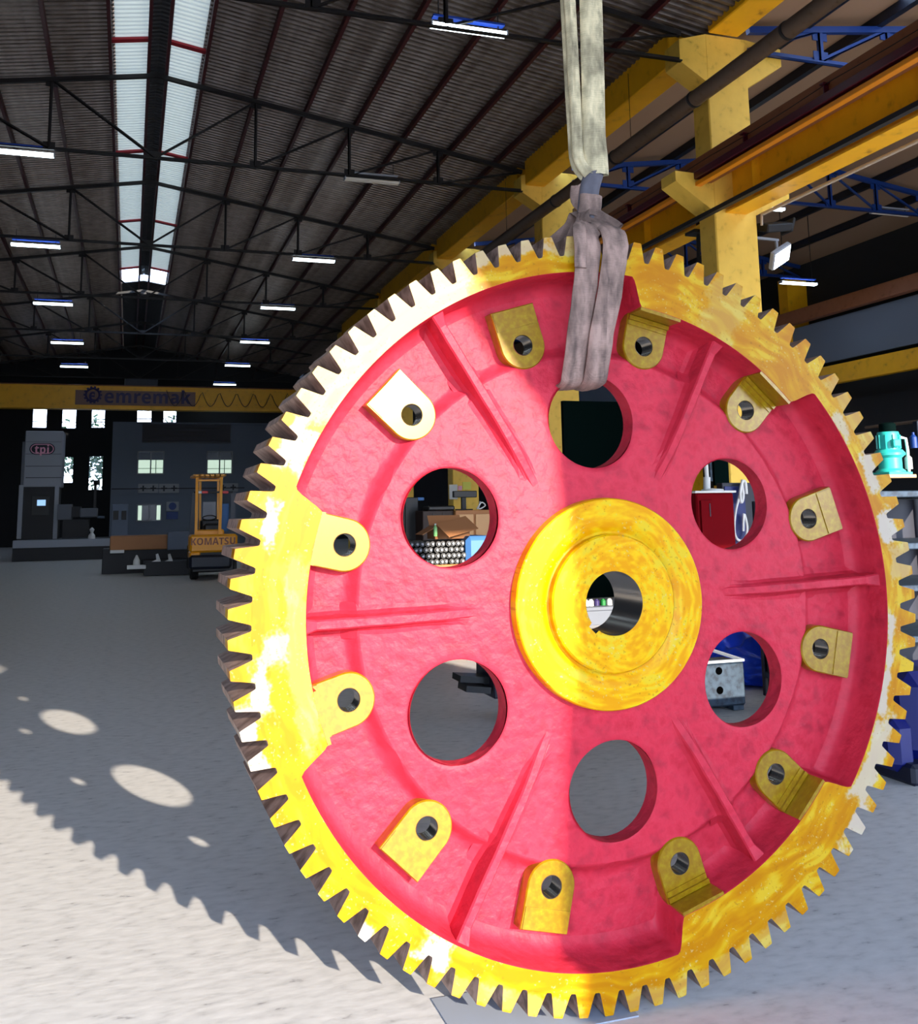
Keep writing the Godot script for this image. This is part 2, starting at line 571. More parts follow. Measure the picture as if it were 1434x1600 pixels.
func build_roof() -> void:
	var b := MB.new()
	corrugated(b, -9.2, roof_y(-9.2), -0.56, roof_y(-0.56), 4.0, -60.2, 0.17, 0.06)
	struct("ceiling", b, M.roof, "corrugated metal roof sheeting left of the skylight", "ceiling")
	b = MB.new()
	corrugated(b, 1.16, roof_y(1.16), 9.6, roof_y(9.6), 4.0, -60.2, 0.17, 0.06)
	struct("ceiling", b, M.roof, "corrugated metal roof sheeting right of the skylight", "ceiling")
	b = MB.new()
	corrugated(b, 0.10, roof_y(0.1) + 0.02, 0.3, roof_y(0.3) + 0.03, 4.0, -41.5, 0.17, 0.03)
	corrugated(b, 0.3, roof_y(0.3) + 0.03, 0.50, roof_y(0.5) + 0.02, 4.0, -41.5, 0.17, 0.03)
	corrugated(b, -0.56, roof_y(-0.56), 0.3, roof_y(0.3), -42.6, -60.2, 0.17, 0.045)
	corrugated(b, 0.3, roof_y(0.3), 1.16, roof_y(1.16), -42.6, -60.2, 0.17, 0.045)
	struct("ceiling", b, M.charcoal, "dark ridge capping between the two skylight strips", "ceiling")
	for s in [-1, 1]:
		b = MB.new()
		var xa: float = 0.3 + s * 0.2
		var xb: float = 0.3 + s * 0.86
		corrugated(b, minf(xa, xb), roof_y(minf(xa, xb)), maxf(xa, xb), roof_y(maxf(xa, xb)), 4.0, -39.8, 0.17, 0.035)
		struct("window_%d" % (1 if s < 0 else 2), b, M.translucent, "translucent white corrugated skylight strip %s of the ridge" % ("left" if s < 0 else "right"), "skylight")
	b = MB.new()
	b.prism([Vector2(-0.56, roof_y(-0.56)), Vector2(0.3, roof_y(0.3)), Vector2(1.16, roof_y(1.16)), Vector2(1.16, roof_y(1.16) + 0.01), Vector2(0.3, roof_y(0.3) + 0.01), Vector2(-0.56, roof_y(-0.56) + 0.01)], -42.5, -39.9)
	struct("window_3", b, M.glass, "clear end pane of the ridge skylight", "skylight")
	# purlins
	var offs := [0.19, 0.95, 2.1, 3.25, 4.4, 5.55, 6.7, 7.85]
	for s in [-1, 1]:
		for i in offs.size():
			var x: float = 0.3 + s * offs[i]
			var p := MB.new()
			p.bar(Vector3(x, roof_y(x) - 0.075, 3.7), Vector3(x, roof_y(x) - 0.075, -60), 0.07, 0.14)
			var o := put("roof_purlin", p, M.purlin)
			tag(o, "dark red roof purlin, %s from the ridge on the %s slope" % [NTH[i], "left" if s < 0 else "right"], "purlin", "roof purlins")
	for k in 5:
		var z := -13.4 - 6.6 * k
		var o := thing("skylight_strut", "crimson strut under the white skylight, %s" % ORD[k], "strut", Vector3(0.3, roof_y(0.3), z), 0, "skylight struts")
		for s in [-1, 1]:
			var p := MB.new()
			p.bar(Vector3(s * 0.2, -0.09, 0), Vector3(s * 0.92, -0.09 - 0.12, 0), 0.16, 0.05)
			put("arm", p, M.crimson, o)
	# trusses over the nave
	for k in 7:
		truss("roof_truss", "dark steel roof truss over the main hall, %s" % ORD[k], Vector3(0.3, 9.15, FRAME0 - BAY * k), 8.4, 1.45, 2.1, 1.84, M.truss, 0.07)
	# aisle roof
	b = MB.new()
	var strips := [[9.7, 16.0, -60.0, -13.2], [9.7, 11.4, -13.2, 4.0], [15.4, 16.0, -13.2, 4.0]]
	for q in strips:
		b.quad(Vector3(q[0], aisle_y(q[0]), q[2]), Vector3(q[1], aisle_y(q[1]), q[2]), Vector3(q[1], aisle_y(q[1]), q[3]), Vector3(q[0], aisle_y(q[0]), q[3]))
		b.quad(Vector3(q[0], aisle_y(q[0]) - 0.02, q[3]), Vector3(q[1], aisle_y(q[1]) - 0.02, q[3]), Vector3(q[1], aisle_y(q[1]) - 0.02, q[2]), Vector3(q[0], aisle_y(q[0]) - 0.02, q[2]))
	struct("ceiling", b, M.aisle_roof, "brownish roof panels over the left half of the right aisle", "ceiling")
	b = MB.new()
	b.quad(Vector3(16, aisle_y(16), -60), Vector3(22.6, aisle_y(22.6), -60), Vector3(22.6, aisle_y(22.6), 4), Vector3(16, aisle_y(16), 4))
	b.quad(Vector3(16, aisle_y(16) - 0.02, 4), Vector3(22.6, aisle_y(22.6) - 0.02, 4), Vector3(22.6, aisle_y(22.6) - 0.02, -60), Vector3(16, aisle_y(16) - 0.02, -60))
	struct("ceiling", b, M.aisle_roof, "brownish roof panels over the outer half of the right aisle", "ceiling")
	b = MB.new()
	b.quad(Vector3(11.4, aisle_y(11.4) + 0.01, 4), Vector3(15.4, aisle_y(15.4) + 0.01, 4), Vector3(15.4, aisle_y(15.4) + 0.01, -13.2), Vector3(11.4, aisle_y(11.4) + 0.01, -13.2))  # added roof light, out of view, brightens the right aisle
	struct("window_12", b, M.added_light_panel, "added unseen translucent roof panel lighting the front of the right aisle", "skylight")
	var ax := [11.2, 12.8, 14.4, 16.0, 17.6, 19.2, 20.8]
	for i in ax.size():
		var p := MB.new()
		p.bar(Vector3(ax[i], aisle_y(ax[i]) - 0.13, 3.7), Vector3(ax[i], aisle_y(ax[i]) - 0.13, -60), 0.14, 0.2)
		tag(put("aisle_purlin", p, M.dark_blue), "dark purlin under the brown aisle roof, %s from the yellow columns" % NTH[i], "purlin", "aisle purlins")
	for k in 5:
		truss("aisle_truss", "blue steel roof truss over the right aisle, %s" % ORD[k], Vector3(16.0, 9.45, FRAME0 - BAY * k + 0.09), 6.0, 0.36, 1.5, 1.22, M.blue, 0.09)


# a gabled truss: bottom chord at y, half span, height of the top chord at the ends above it, panel length, rise at the ridge
func truss(called: String, label: String, at: Vector3, half: float, h0: float, panel: float, h1: float, m: Material, w: float) -> void:
	var o := thing(called, label, "roof truss", at, 0, "roof trusses of the main hall" if called == "roof_truss" else "blue aisle trusses")
	var top := func(x: float) -> float: return lerpf(h1, h0 if called == "aisle_truss" else h1 - 0.165 * half, absf(x) / half)
	var b := MB.new()
	b.angle_bar(Vector3(-half, 0, 0), Vector3(half, 0, 0), w * 1.2, w * 0.3)
	put("bottom_chord", b, m, o)
	for s in [-1, 1]:
		b = MB.new()
		b.bar(Vector3(0, top.call(0.0), 0), Vector3(s * half, top.call(half), 0), w * 1.2, w * 1.3)
		put("top_chord", b, m, o)
	var x := 0.0
	var up := true
	while x < half - 0.3:
		var x2 := minf(x + panel, half)
		for s in [-1, 1]:
			if x > 0.0 or (called == "aisle_truss" and s > 0):
				b = MB.new()
				b.angle_bar(Vector3(s * x, 0, 0), Vector3(s * x, top.call(x), 0), w * 0.9, w * 0.25)
				put("post", b, m, o)
			b = MB.new()
			if called == "aisle_truss":
				b.angle_bar(Vector3(s * x, top.call(x), 0), Vector3(s * x2, 0, 0), w * 0.8, w * 0.25)
			else:
				b.angle_bar(Vector3(s * x, 0, 0), Vector3(s * x2, top.call(x2), 0), w * 0.8, w * 0.25)
			put("diagonal", b, m, o)
			for low in [true, false]:
				b = MB.new()
				if low: b.bb(s * x - w * 1.7, s * x + w * 1.7, -w * 0.4, w * 1.9, -0.012, 0.012)
				else: b.bb(s * x - w * 1.7, s * x + w * 1.7, top.call(x) - w * 2.2, top.call(x), -0.012, 0.012)
				if x > 0.0 or s > 0: put("gusset", b, m, o)
		x = x2


func build_frames() -> void:
	for k in 5:
		var z := FRAME0 - BAY * k
		var o := thing("crane_column", "yellow painted concrete column with corbels, %s" % ORD[k], "column", Vector3(9.6, 0, z), 0, "yellow crane columns")
		var b := MB.new()
		b.bb(-0.41, 0.41, 0, 9.68, -0.5, 0, 0.02)
		put("shaft", b, M.column, o)
		b = MB.new()
		b.prism([Vector2(-1.12, 7.16), Vector2(-1.12, 6.98), Vector2(-0.4, 6.5), Vector2(0.4, 6.5), Vector2(1.1, 6.86), Vector2(1.1, 7.1)], -0.48, -0.01)
		put("corbel", b, M.column, o)
		b = MB.new()
		b.prism([Vector2(-0.92, 9.52), Vector2(-0.92, 9.12), Vector2(-0.4, 8.8), Vector2(0.4, 8.8), Vector2(1.12, 9.28), Vector2(1.12, 9.6), Vector2(0.4, 9.68), Vector2(-0.4, 9.68)], -0.49, -0.005)
		put("corbel", b, M.column, o)
	# yellow gutter girders lying on the columns, bay by bay
	for k in 5:
		var za := FRAME0 - BAY * (k - 1) - 0.2
		var zb := FRAME0 - BAY * k - (0.0 if k == 0 else 0.0)
		var b := MB.new()
		if k == 0: b.bb(9.25, 9.85, 9.7, 10.2, 3.7, zb, 0.02)
		else: b.bb(8.78, 9.28, 9.28, 9.92, za - 0.32, zb, 0.02)
		var o := put("roof_girder", b, M.girder)
		tag(o, "yellow roof girder resting on the columns, %s" % ORD[k], "girder", "yellow roof girders")
	# crane runway: one plate girder per bay, with flanges and stiffeners
	for k in 5:
		var za: float = 3.7 if k == 0 else FRAME0 - BAY * (k - 1) - 0.5
		var zb := FRAME0 - BAY * k
		var o := thing("runway_girder", "yellow crane runway girder between the columns, %s" % ORD[k], "girder", Vector3(9.6, 6.5, (za + zb) / 2), 0, "yellow runway girders")
		var L := (za - zb) / 2
		var b := MB.new()
		b.bb(-0.03, 0.03, 0.02, 0.80, -L, L)
		put("web", b, M.girder, o)
		b = MB.new()
		b.bb(-0.2, 0.2, 0, 0.035, -L, L)
		put("flange", b, M.girder, o)
		b = MB.new()
		b.bb(-0.2, 0.2, 0.77, 0.81, -L, L)
		put("flange", b, M.girder, o)
		var sz := L - 2.35
		while sz > -L:
			b = MB.new()
			b.bb(-0.17, -0.03, 0.035, 0.77, sz - 0.012, sz + 0.012)
			if sz < L - 0.3: put("stiffener", b, M.girder, o)
			sz -= 3.65
	var b2 := MB.new()
	b2.bb(8.93, 9.17, 7.0, 7.44, -51.0, 3.7, 0.01)
	var beam := put("rail_beam", b2, M.brown_beam)
	tag(beam, "long brown crane rail beam running in front of the yellow columns", "beam")
	var rail := thing("conductor_rail", "dark red conductor rail along the brown crane beam", "rail", Vector3(8.9, 7.0, 0))
	b2 = MB.new()
	b2.bb(-0.07, 0.025, 0.04, 0.17, -51, 3.7, 0.012)
	put("bar", b2, M.maroon, rail)
	b2 = MB.new()
	b2.bb(-0.05, 0.06, -0.075, -0.005, -51, 3.7, 0.005)
	tag(put("strip", b2, M.orange, rail), "orange edge strip")
	b2 = MB.new()
	var wire := []
	for i in 60:
		wire.append(Vector3(-0.035, 0.30 - 0.035 * absf(sin(i * 0.5)), 2.0 - i * 0.5))
	b2.tube(wire, 0.006, 5)
	put("wire", b2, M.black, rail)
	for i in 12:
		b2 = MB.new()
		var z := -6.9 - i * 1.9
		b2.bb(-0.05, 0.03, 0.17, 0.31, z - 0.01, z + 0.01)
		b2.bb(-0.08, 0.03, 0.30, 0.32, z - 0.045, z + 0.045)
		put("hanger", b2, M.maroon, rail)
	var tray := MB.new()
	tray.bar(Vector3(9.05, 6.455, 3.6), Vector3(9.05, 6.455, -40), 0.09, 0.07)
	tag(put("cable_tray", tray, M.charcoal), "thin dark cable tray running past the yellow column below the runway", "tray")
	# big brown pipe slung below the roof
	var pipe := thing("roof_pipe", "large brown duct pipe slanting past the top of the nearest yellow column", "pipe", Vector3(8.55, 8.18, 0))
	var pb := MB.new()
	pb.tube([Vector3(0, 0, 3.6), Vector3(0, 0, -20), Vector3(0, 0, -50)], 0.13, 20)
	put("tube", pb, M.pipe, pipe)
	for z in [-10.95, -13.4, -16.2, -19.0, -24, -29]:
		pb = MB.new()
		pb.tube([Vector3(0, 0, z), Vector3(0, 0, z - 0.05)], 0.142, 20)
		put("joint_ring", pb, M.charcoal, pipe)
	for z in [-10.2, -15.6, -22.0]:
		pb = MB.new()
		pb.tube([Vector3(0, 0.12, z), Vector3(0, 1.4, z)], 0.006, 5)
		put("hanger_rod", pb, M.black, pipe)
	# right wall: columns, girders and panel
	for k in 4:
		var b := MB.new()
		b.bb(21.5, 22.3, 0, 9.4, FRAME0 - BAY * k - 0.5, FRAME0 - BAY * k)
		b.prism([Vector2(20.7, 6.3), Vector2(20.7, 6.0), Vector2(21.5, 5.4), Vector2(21.5, 6.3)], FRAME0 - BAY * k - 0.48, FRAME0 - BAY * k - 0.02)
		tag(put("wall_column", b, M.girder), "ochre column against the right wall, %s" % ORD[k], "column", "right wall columns")
	var g := MB.new()
	g.bb(21.2, 21.45, 5.399, 5.994, -55, 3.7, 0.01)
	tag(put("wall_girder", g, M.girder), "ochre runway girder along the right wall, the lower of two", "girder")
	g = MB.new()
	g.bb(21.2, 21.45, 7.659, 8.121, -55, 3.7, 0.01)
	tag(put("wall_girder", g, M.brown_beam), "brown beam along the right wall above a grey blue panel", "beam")
	g = MB.new()
	g.bb(21.6, 21.7, 6.19, 7.603, -50, 3.7)
	tag(put("wall_panel", g, M.office), "grey blue wall panel between the brown beam and ochre girder", "panel")
	g = MB.new()
	g.tube([Vector3(21.3, 3.9, -8), Vector3(21.3, 3.9, -25)], 0.05, 8)
	tag(put("wall_pipe", g, M.pipe), "thin coppery pipe along the right wall above the storage rack", "pipe")
	# slanting conduit in the aisle and vertical drop pipe by the column
	var cd := MB.new()
	cd.tube([Vector3(10.313, 6.618, -10.2), Vector3(10.041, 6.495, -13.9)], 0.032, 8)
	cd.tube([Vector3(10.041, 6.495, -13.9), Vector3(10.027, 6.303, -13.9)], 0.022, 8)
	tag(put("conduit", cd, M.conduit_grey), "slender grey conduit running out to the right of the nearest column", "conduit")
	var dp := MB.new()
	dp.tube([Vector3(9.55, 6.678, -15.104), Vector3(9.55, 5.7, -15.156)], 0.035, 8)
	dp.bb(9.38, 9.72, 6.44, 6.49, -15.28, -14.96)
	tag(put("drop_pipe", dp, M.charcoal), "dark drop pipe hanging left of the nearest yellow column", "pipe")


# ---------------------------------------------------------------- the gear
func gp(r: float, deg: float, z: float) -> Vector3:
	var t := deg_to_rad(deg)
	return Vector3(r * cos(t), r * sin(t) + GEAR_MID, z)


func pad_share(deg: float) -> float:                    # 1 on the three wide sections of the rim
	var d: float = absf(fposmod(deg - (60.0 + PHASE) + 60.0, 120.0) - 60.0)
	return 1.0 - smoothstep(19.3, 22.0, d)


func rin(deg: float) -> float:
	return lerpf(1.169, 1.062, pad_share(deg))


func web_z(r: float) -> float:
	if r < 0.87: return -0.05 - (r - 0.42) * 0.11
	if r < 0.915: return lerpf(-0.0995, -0.145, smoothstep(0.87, 0.915, r))
	return -0.145 - (r - 0.915) * 0.03


# rings from a round hole (centre r0, deg0, radius rh) out to the edge of a sector of the wheel
func holed_sector(mb: MB, deg0: float, half: float, ra: float, rb: float, r0: float, rh: float, zf: Callable, flip := false) -> void:
	var dirs := []
	var c0 := Vector2(r0, 0)
	for k in 72:
		dirs.append(TAU * k / 72.0)
	for s in [-1.0, 1.0]:
		for r in [ra, rb]:
			dirs.append(fposmod((Vector2(r, 0).rotated(deg_to_rad(half) * s) - c0).angle(), TAU))
	dirs.sort()
	var ends := []
	for d in dirs:
		var e := Vector2.from_angle(d)
		var best := 9.0
		for s in [-1.0, 1.0]:                            # the two radial edges
			var w: Vector2 = Vector2.RIGHT.rotated(deg_to_rad(half) * s)
			var den := e.cross(w)
			if absf(den) > 1e-9:
				var t := -c0.cross(w) / den
				if t > 1e-4: best = minf(best, t)
		for r in [ra, rb]:                               # the two arcs
			var b := c0.dot(e)
			var q: float = b * b - c0.length_squared() + r * r
			if q > 0:
				for t in [-b - sqrt(q), -b + sqrt(q)]:
					if t > 1e-4 and absf((c0 + e * t).angle()) <= deg_to_rad(half) + 1e-4: best = minf(best, t)
		ends.append(best)
	var rows := []
	for f in [-1.0, 0.0, 0.12, 0.3, 0.5, 0.7, 0.85, 1.0]:
		var row := []
		for k in dirs.size():
			var near: float = rh + (0.007 if f >= 0 else 0.0)
			var p: Vector2 = c0 + Vector2.from_angle(dirs[k]) * lerpf(near, ends[k], maxf(f, 0.0))
			var z: float = zf.call(p.length())
			if f < 0: z += (0.006 if flip else -0.006)
			row.append(gp(p.length(), rad_to_deg(p.angle()) + deg0, z))
		rows.append(row)
	mb.grid(rows, true, not flip)


func hole_wall(mb: MB, c: Vector3, rh: float, z0: float, z1: float, seg := 48) -> void:
	var rows := [[], []]
	for k in seg:
		var t := TAU * k / seg
		var q := Vector3(cos(t), sin(t), 0) * rh
		rows[0].append(c + q + Vector3(0, 0, z0))
		rows[1].append(c + q + Vector3(0, 0, z1))
	mb.grid(rows, true, true)


func rim_paint() -> ImageTexture:
	var S := 1100
	var im := Image.create(S, S, false, Image.FORMAT_RGB8)
	im.fill(Color(0.65, 0.48, 0.02))
	var n1 := noise(11, 1.0, 4)
	var n2 := noise(12, 1.0, 3)
	var n3 := noise(13, 9.0, 4)
	var n4 := noise(14, 60.0, 2)
	# places scraped to metal; the first entry is painted sun glare: degrees from, to, radius from, to, strength
	var bare_and_glare := [[114, 150, 1.15, 1.32, 0.55], [150, 158, 1.17, 1.27, 0.75], [163, 168, 1.19, 1.24, 0.95], [182, 187, 1.12, 1.20, 0.7], [186, 193, 1.19, 1.25, 0.85], [191, 201, 1.25, 1.31, 0.9],
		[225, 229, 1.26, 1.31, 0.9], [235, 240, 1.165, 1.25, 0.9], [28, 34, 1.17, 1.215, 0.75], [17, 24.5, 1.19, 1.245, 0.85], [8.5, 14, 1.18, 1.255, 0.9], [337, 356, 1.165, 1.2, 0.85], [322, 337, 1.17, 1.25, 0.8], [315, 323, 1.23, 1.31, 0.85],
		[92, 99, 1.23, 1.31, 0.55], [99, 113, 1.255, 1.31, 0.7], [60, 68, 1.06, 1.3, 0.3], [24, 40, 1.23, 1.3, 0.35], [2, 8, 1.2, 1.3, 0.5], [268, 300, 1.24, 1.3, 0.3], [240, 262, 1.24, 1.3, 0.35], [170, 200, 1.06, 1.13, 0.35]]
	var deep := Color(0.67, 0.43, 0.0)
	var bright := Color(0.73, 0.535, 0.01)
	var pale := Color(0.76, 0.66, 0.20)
	var metal := Color(0.70, 0.66, 0.63)  # worn metal tone, also used for the painted glare
	for y in S:
		for x in S:
			var px := (x / float(S) - 0.5) * 2.7
			var py := (0.5 - y / float(S)) * 2.7
			var r := sqrt(px * px + py * py)
			if r > 1.315 or (r > 0.37 and r < 1.03) or r < 0.1: continue
			var a := rad_to_deg(atan2(py, px))
			if a < 0: a += 360.0
			var hub := r < 0.5
			var ph: float = absf(fposmod(a, 360.0) - 180.0)
			var brush := n1.get_noise_2d(ph * (0.05 if hub else 0.085), r * (34.0 if hub else 20.0) + n2.get_noise_2d(px * 1.5, py * 1.5) * 1.6)
			var cloud := n2.get_noise_2d(px * 5.0, py * 5.0)
			var fine := n4.get_noise_2d(px, py)
			var c := (Color(0.80, 0.545, 0.0) if hub else deep).lerp(Color(0.85, 0.68, 0.02) if hub else bright, clampf(0.5 + brush * 1.2 + cloud * 0.8, 0, 1))
			c = c.lerp(pale, clampf((brush * 0.9 + cloud * 0.9 - 0.18) * 1.6, 0, 0.6))
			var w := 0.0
			for b in bare_and_glare:
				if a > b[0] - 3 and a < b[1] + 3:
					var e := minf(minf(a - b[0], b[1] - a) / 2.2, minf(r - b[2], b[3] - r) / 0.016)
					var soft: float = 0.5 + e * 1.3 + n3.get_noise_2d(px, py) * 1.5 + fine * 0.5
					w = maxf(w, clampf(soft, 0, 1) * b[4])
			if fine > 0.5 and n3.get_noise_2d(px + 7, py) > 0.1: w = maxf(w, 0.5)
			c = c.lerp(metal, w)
			if fine < -0.55 and cloud > 0.0: c = c.lerp(Color(0.45, 0.3, 0.12), 0.35)
			im.set_pixel(x, y, c)
	return ImageTexture.create_from_image(im)


func build_gear() -> void:
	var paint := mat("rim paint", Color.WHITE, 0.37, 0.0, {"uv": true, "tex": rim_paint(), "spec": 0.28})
	var root := thing("ring_gear", "huge spoked ring gear with red web and yellow toothed rim, hung in webbing slings", "gear", GEAR_AT, GEAR_TURN)
	# the rim: front ring with three wide sections, root cylinder and back
	var front := MB.new()
	front.plan = 2.7
	var rows := [[], [], [], []]
	var inner := [[], [], [], [], [], []]
	var prof := [[0.058, -0.151], [0.034, -0.143], [0.018, -0.124], [0.010, -0.09], [0.003, -0.006], [0.0, 0.0]]
	for k in 720:
		var a := k * 0.5
		var q := rin(a)
		rows[0].append(gp(q, a, 0)); rows[1].append(gp(lerpf(q, 1.169, 0.5) + 0.004, a, 0)); rows[2].append(gp(1.185, a, 0)); rows[3].append(gp(1.2285, a, 0))
		for i in 6:
			inner[i].append(gp(q - prof[i][0], a, prof[i][1]))
	front.grid(rows, true, true)
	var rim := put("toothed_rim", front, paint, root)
	tag(rim, "yellow painted rim face worn to metal in places, sun glare painted at upper left")
	var core := MB.new()
	core.lathe([Vector2(1.2285, -0.374), Vector2(1.2285, -0.001)], Transform3D(Basis.IDENTITY, Vector3(0, GEAR_MID, 0)), 360)
	core.lathe([Vector2(1.12, -0.374), Vector2(1.2285, -0.374)], Transform3D(Basis.IDENTITY, Vector3(0, GEAR_MID, 0)), 180)
	core.lathe([Vector2(1.12, -0.16), Vector2(1.12, -0.374)], Transform3D(Basis.IDENTITY, Vector3(0, GEAR_MID, 0)), 180)
	put("rim_core", core, M.steel, root)
	# ninety teeth
	var half := [[1.2285, 2.0], [1.2286, 1.74], [1.2305, 1.60], [1.2355, 1.49], [1.2430, 1.385], [1.2620, 1.135], [1.2820, 0.89], [1.2965, 0.715], [1.3000, 0.63]]
	for k in 90:
		var a0 := -161.05 + 4.0 * k
		var out := []
		for h in half: out.append([h[0], a0 - h[1]])
		for i in range(half.size() - 1, -1, -1): out.append([half[i][0], a0 + half[i][1]])
		var face := MB.new()
		face.plan = 2.7
		var N := out.size()
		var bev := 0.004
		for i in range(0, N / 2 - 1):
			var p := [out[i], out[i + 1], out[N - 2 - i], out[N - 1 - i]]
			face.quad(gp(p[0][0], p[0][1], 0), gp(p[1][0], p[1][1], 0), gp(p[2][0], p[2][1], 0), gp(p[3][0], p[3][1], 0))
		var tip := N / 2 - 1
		face.quad(gp(1.3, out[tip][1], 0), gp(1.3, out[tip][1], -0.075), gp(1.3, out[tip + 1][1], -0.075), gp(1.3, out[tip + 1][1], 0))
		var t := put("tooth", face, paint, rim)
		var side := MB.new()
		var frow := [[], []]
		for i in N:
			frow[0].append(gp(out[i][0], out[i][1], -0.374)); frow[1].append(gp(out[i][0], out[i][1], 0.0))
		for part in [[0, tip + 1], [tip + 1, N]]:
			side.grid([frow[0].slice(part[0], part[1]), frow[1].slice(part[0], part[1])], false, false)
		side.quad(gp(1.3, out[tip][1], -0.075), gp(1.3, out[tip][1], -0.374), gp(1.3, out[tip + 1][1], -0.374), gp(1.3, out[tip + 1][1], -0.075))
		for i in range(0, N / 2 - 1):
			var p := [out[i], out[i + 1], out[N - 2 - i], out[N - 1 - i]]
			side.quad(gp(p[3][0], p[3][1], -0.374), gp(p[2][0], p[2][1], -0.374), gp(p[1][0], p[1][1], -0.374), gp(p[0][0], p[0][1], -0.374))
		# the flanks belong to the same tooth: a second surface of its mesh
		var am: ArrayMesh = t.mesh
		var A := []
		A.resize(Mesh.ARRAY_MAX)
		A[Mesh.ARRAY_VERTEX] = side.v
		A[Mesh.ARRAY_NORMAL] = side.n
		A[Mesh.ARRAY_TEX_UV] = side.u
		am.add_surface_from_arrays(Mesh.PRIMITIVE_TRIANGLES, A)
		t.material_override = null
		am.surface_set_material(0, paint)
		am.surface_set_material(1, M.flank)
	# the cast web
	var web := MB.new()
	for k in 6:
		var hd := PHASE + 30.0 + 60.0 * k
		holed_sector(web, hd, 30.05, 0.345, 0.871, 0.634, 0.168, web_z)
		holed_sector(web, hd, 30.05, 0.345, 0.871, 0.634, 0.168, func(_r): return -0.152, true)
		hole_wall(web, gp(0.634, hd, 0), 0.168, -0.15, web_z(0.634) - 0.004)
	# the step and the outer ring are cut by the lug bores: leave those cells out
	annulus(web)
	web.grid(inner, true, true)
	var body := put("wheel_web", web, M.red, root)
	tag(body, "red painted cast web with six round holes")
	# ribs
	for k in 6:
		var a := PHASE + 60.0 * k
		var rb := MB.new()
		var R := []
		var end := rin(a) + 0.004
		var secs := 14
		for i in secs:
			var f := i / float(secs - 1)
			var r := lerpf(0.455, end, f)
			var top: float = lerpf(web_z(0.455) - 0.004, -0.035, smoothstep(0.0, 0.32, f)) - 0.012 * smoothstep(0.4, 1.0, f) + 0.022 * smoothstep(0.93, 1.0, f)
			var base := web_z(minf(r, 1.1)) - 0.004
			var wt: float = 0.0165 + 0.0007 * sin(i * 1.7 + k)
			var wb: float = wt + 0.012 + 0.02 * (1.0 - smoothstep(0.0, 0.2, f))
			var fil := minf(0.03, (top - base) * 0.45)
			var flare := 0.010 * smoothstep(0.95, 1.0, f)
			var sec := [[-wb - 0.03, base], [-wb - 0.004, base + fil * 0.35], [-wt - 0.006, base + fil], [-wt - flare, top - 0.006], [-wt + 0.005 - flare, top], [wt - 0.005 + flare, top], [wt + flare, top - 0.006], [wt + 0.006, base + fil], [wb + 0.004, base + fil * 0.35], [wb + 0.03, base]]
			var row := []
			var u := Vector3(cos(deg_to_rad(a)), sin(deg_to_rad(a)), 0)
			var w := Vector3(-u.y, u.x, 0)
			for s in sec:
				row.append(u * r + w * s[0] + Vector3(0, GEAR_MID, s[1]))
			R.append(row)
		for i in secs - 1:
			for j in 9:
				rb.quad(R[i][j + 1], R[i][j], R[i + 1][j], R[i + 1][j + 1])
		put("rib", rb, M.red, root)
	# lugs
	for k in 12:
		var a := PHASE + 15.0 + 30.0 * k
		var joined: bool = pad_share(a) > 0.9
		var u := Vector3(cos(deg_to_rad(a)), sin(deg_to_rad(a)), 0)
		var w := Vector3(-u.y, u.x, 0)
		var xf := Transform3D(Basis(u, w, Vector3(0, 0, 1)), Vector3(0, GEAR_MID, 0))
		build_lug(root, xf, joined)
	build_hub(root)


func annulus(web: MB) -> void:
	# step and outer ring in twelve sectors, each with the bore of its lug; then the filleted foot of the rim wall
	for k in 12:
		var ld := PHASE + 15.0 + 30.0 * k
		holed_sector(web, ld, 15.04, 0.868, 1.12, 0.945, 0.04, web_z)
		hole_wall(web, gp(0.945, ld, 0), 0.04, -0.166, -0.13, 24)
		holed_sector(web, ld, 15.04, 0.868, 1.125, 0.945, 0.036, func(r): return lerpf(-0.152, -0.166, smoothstep(0.868, 0.90, r)), true)


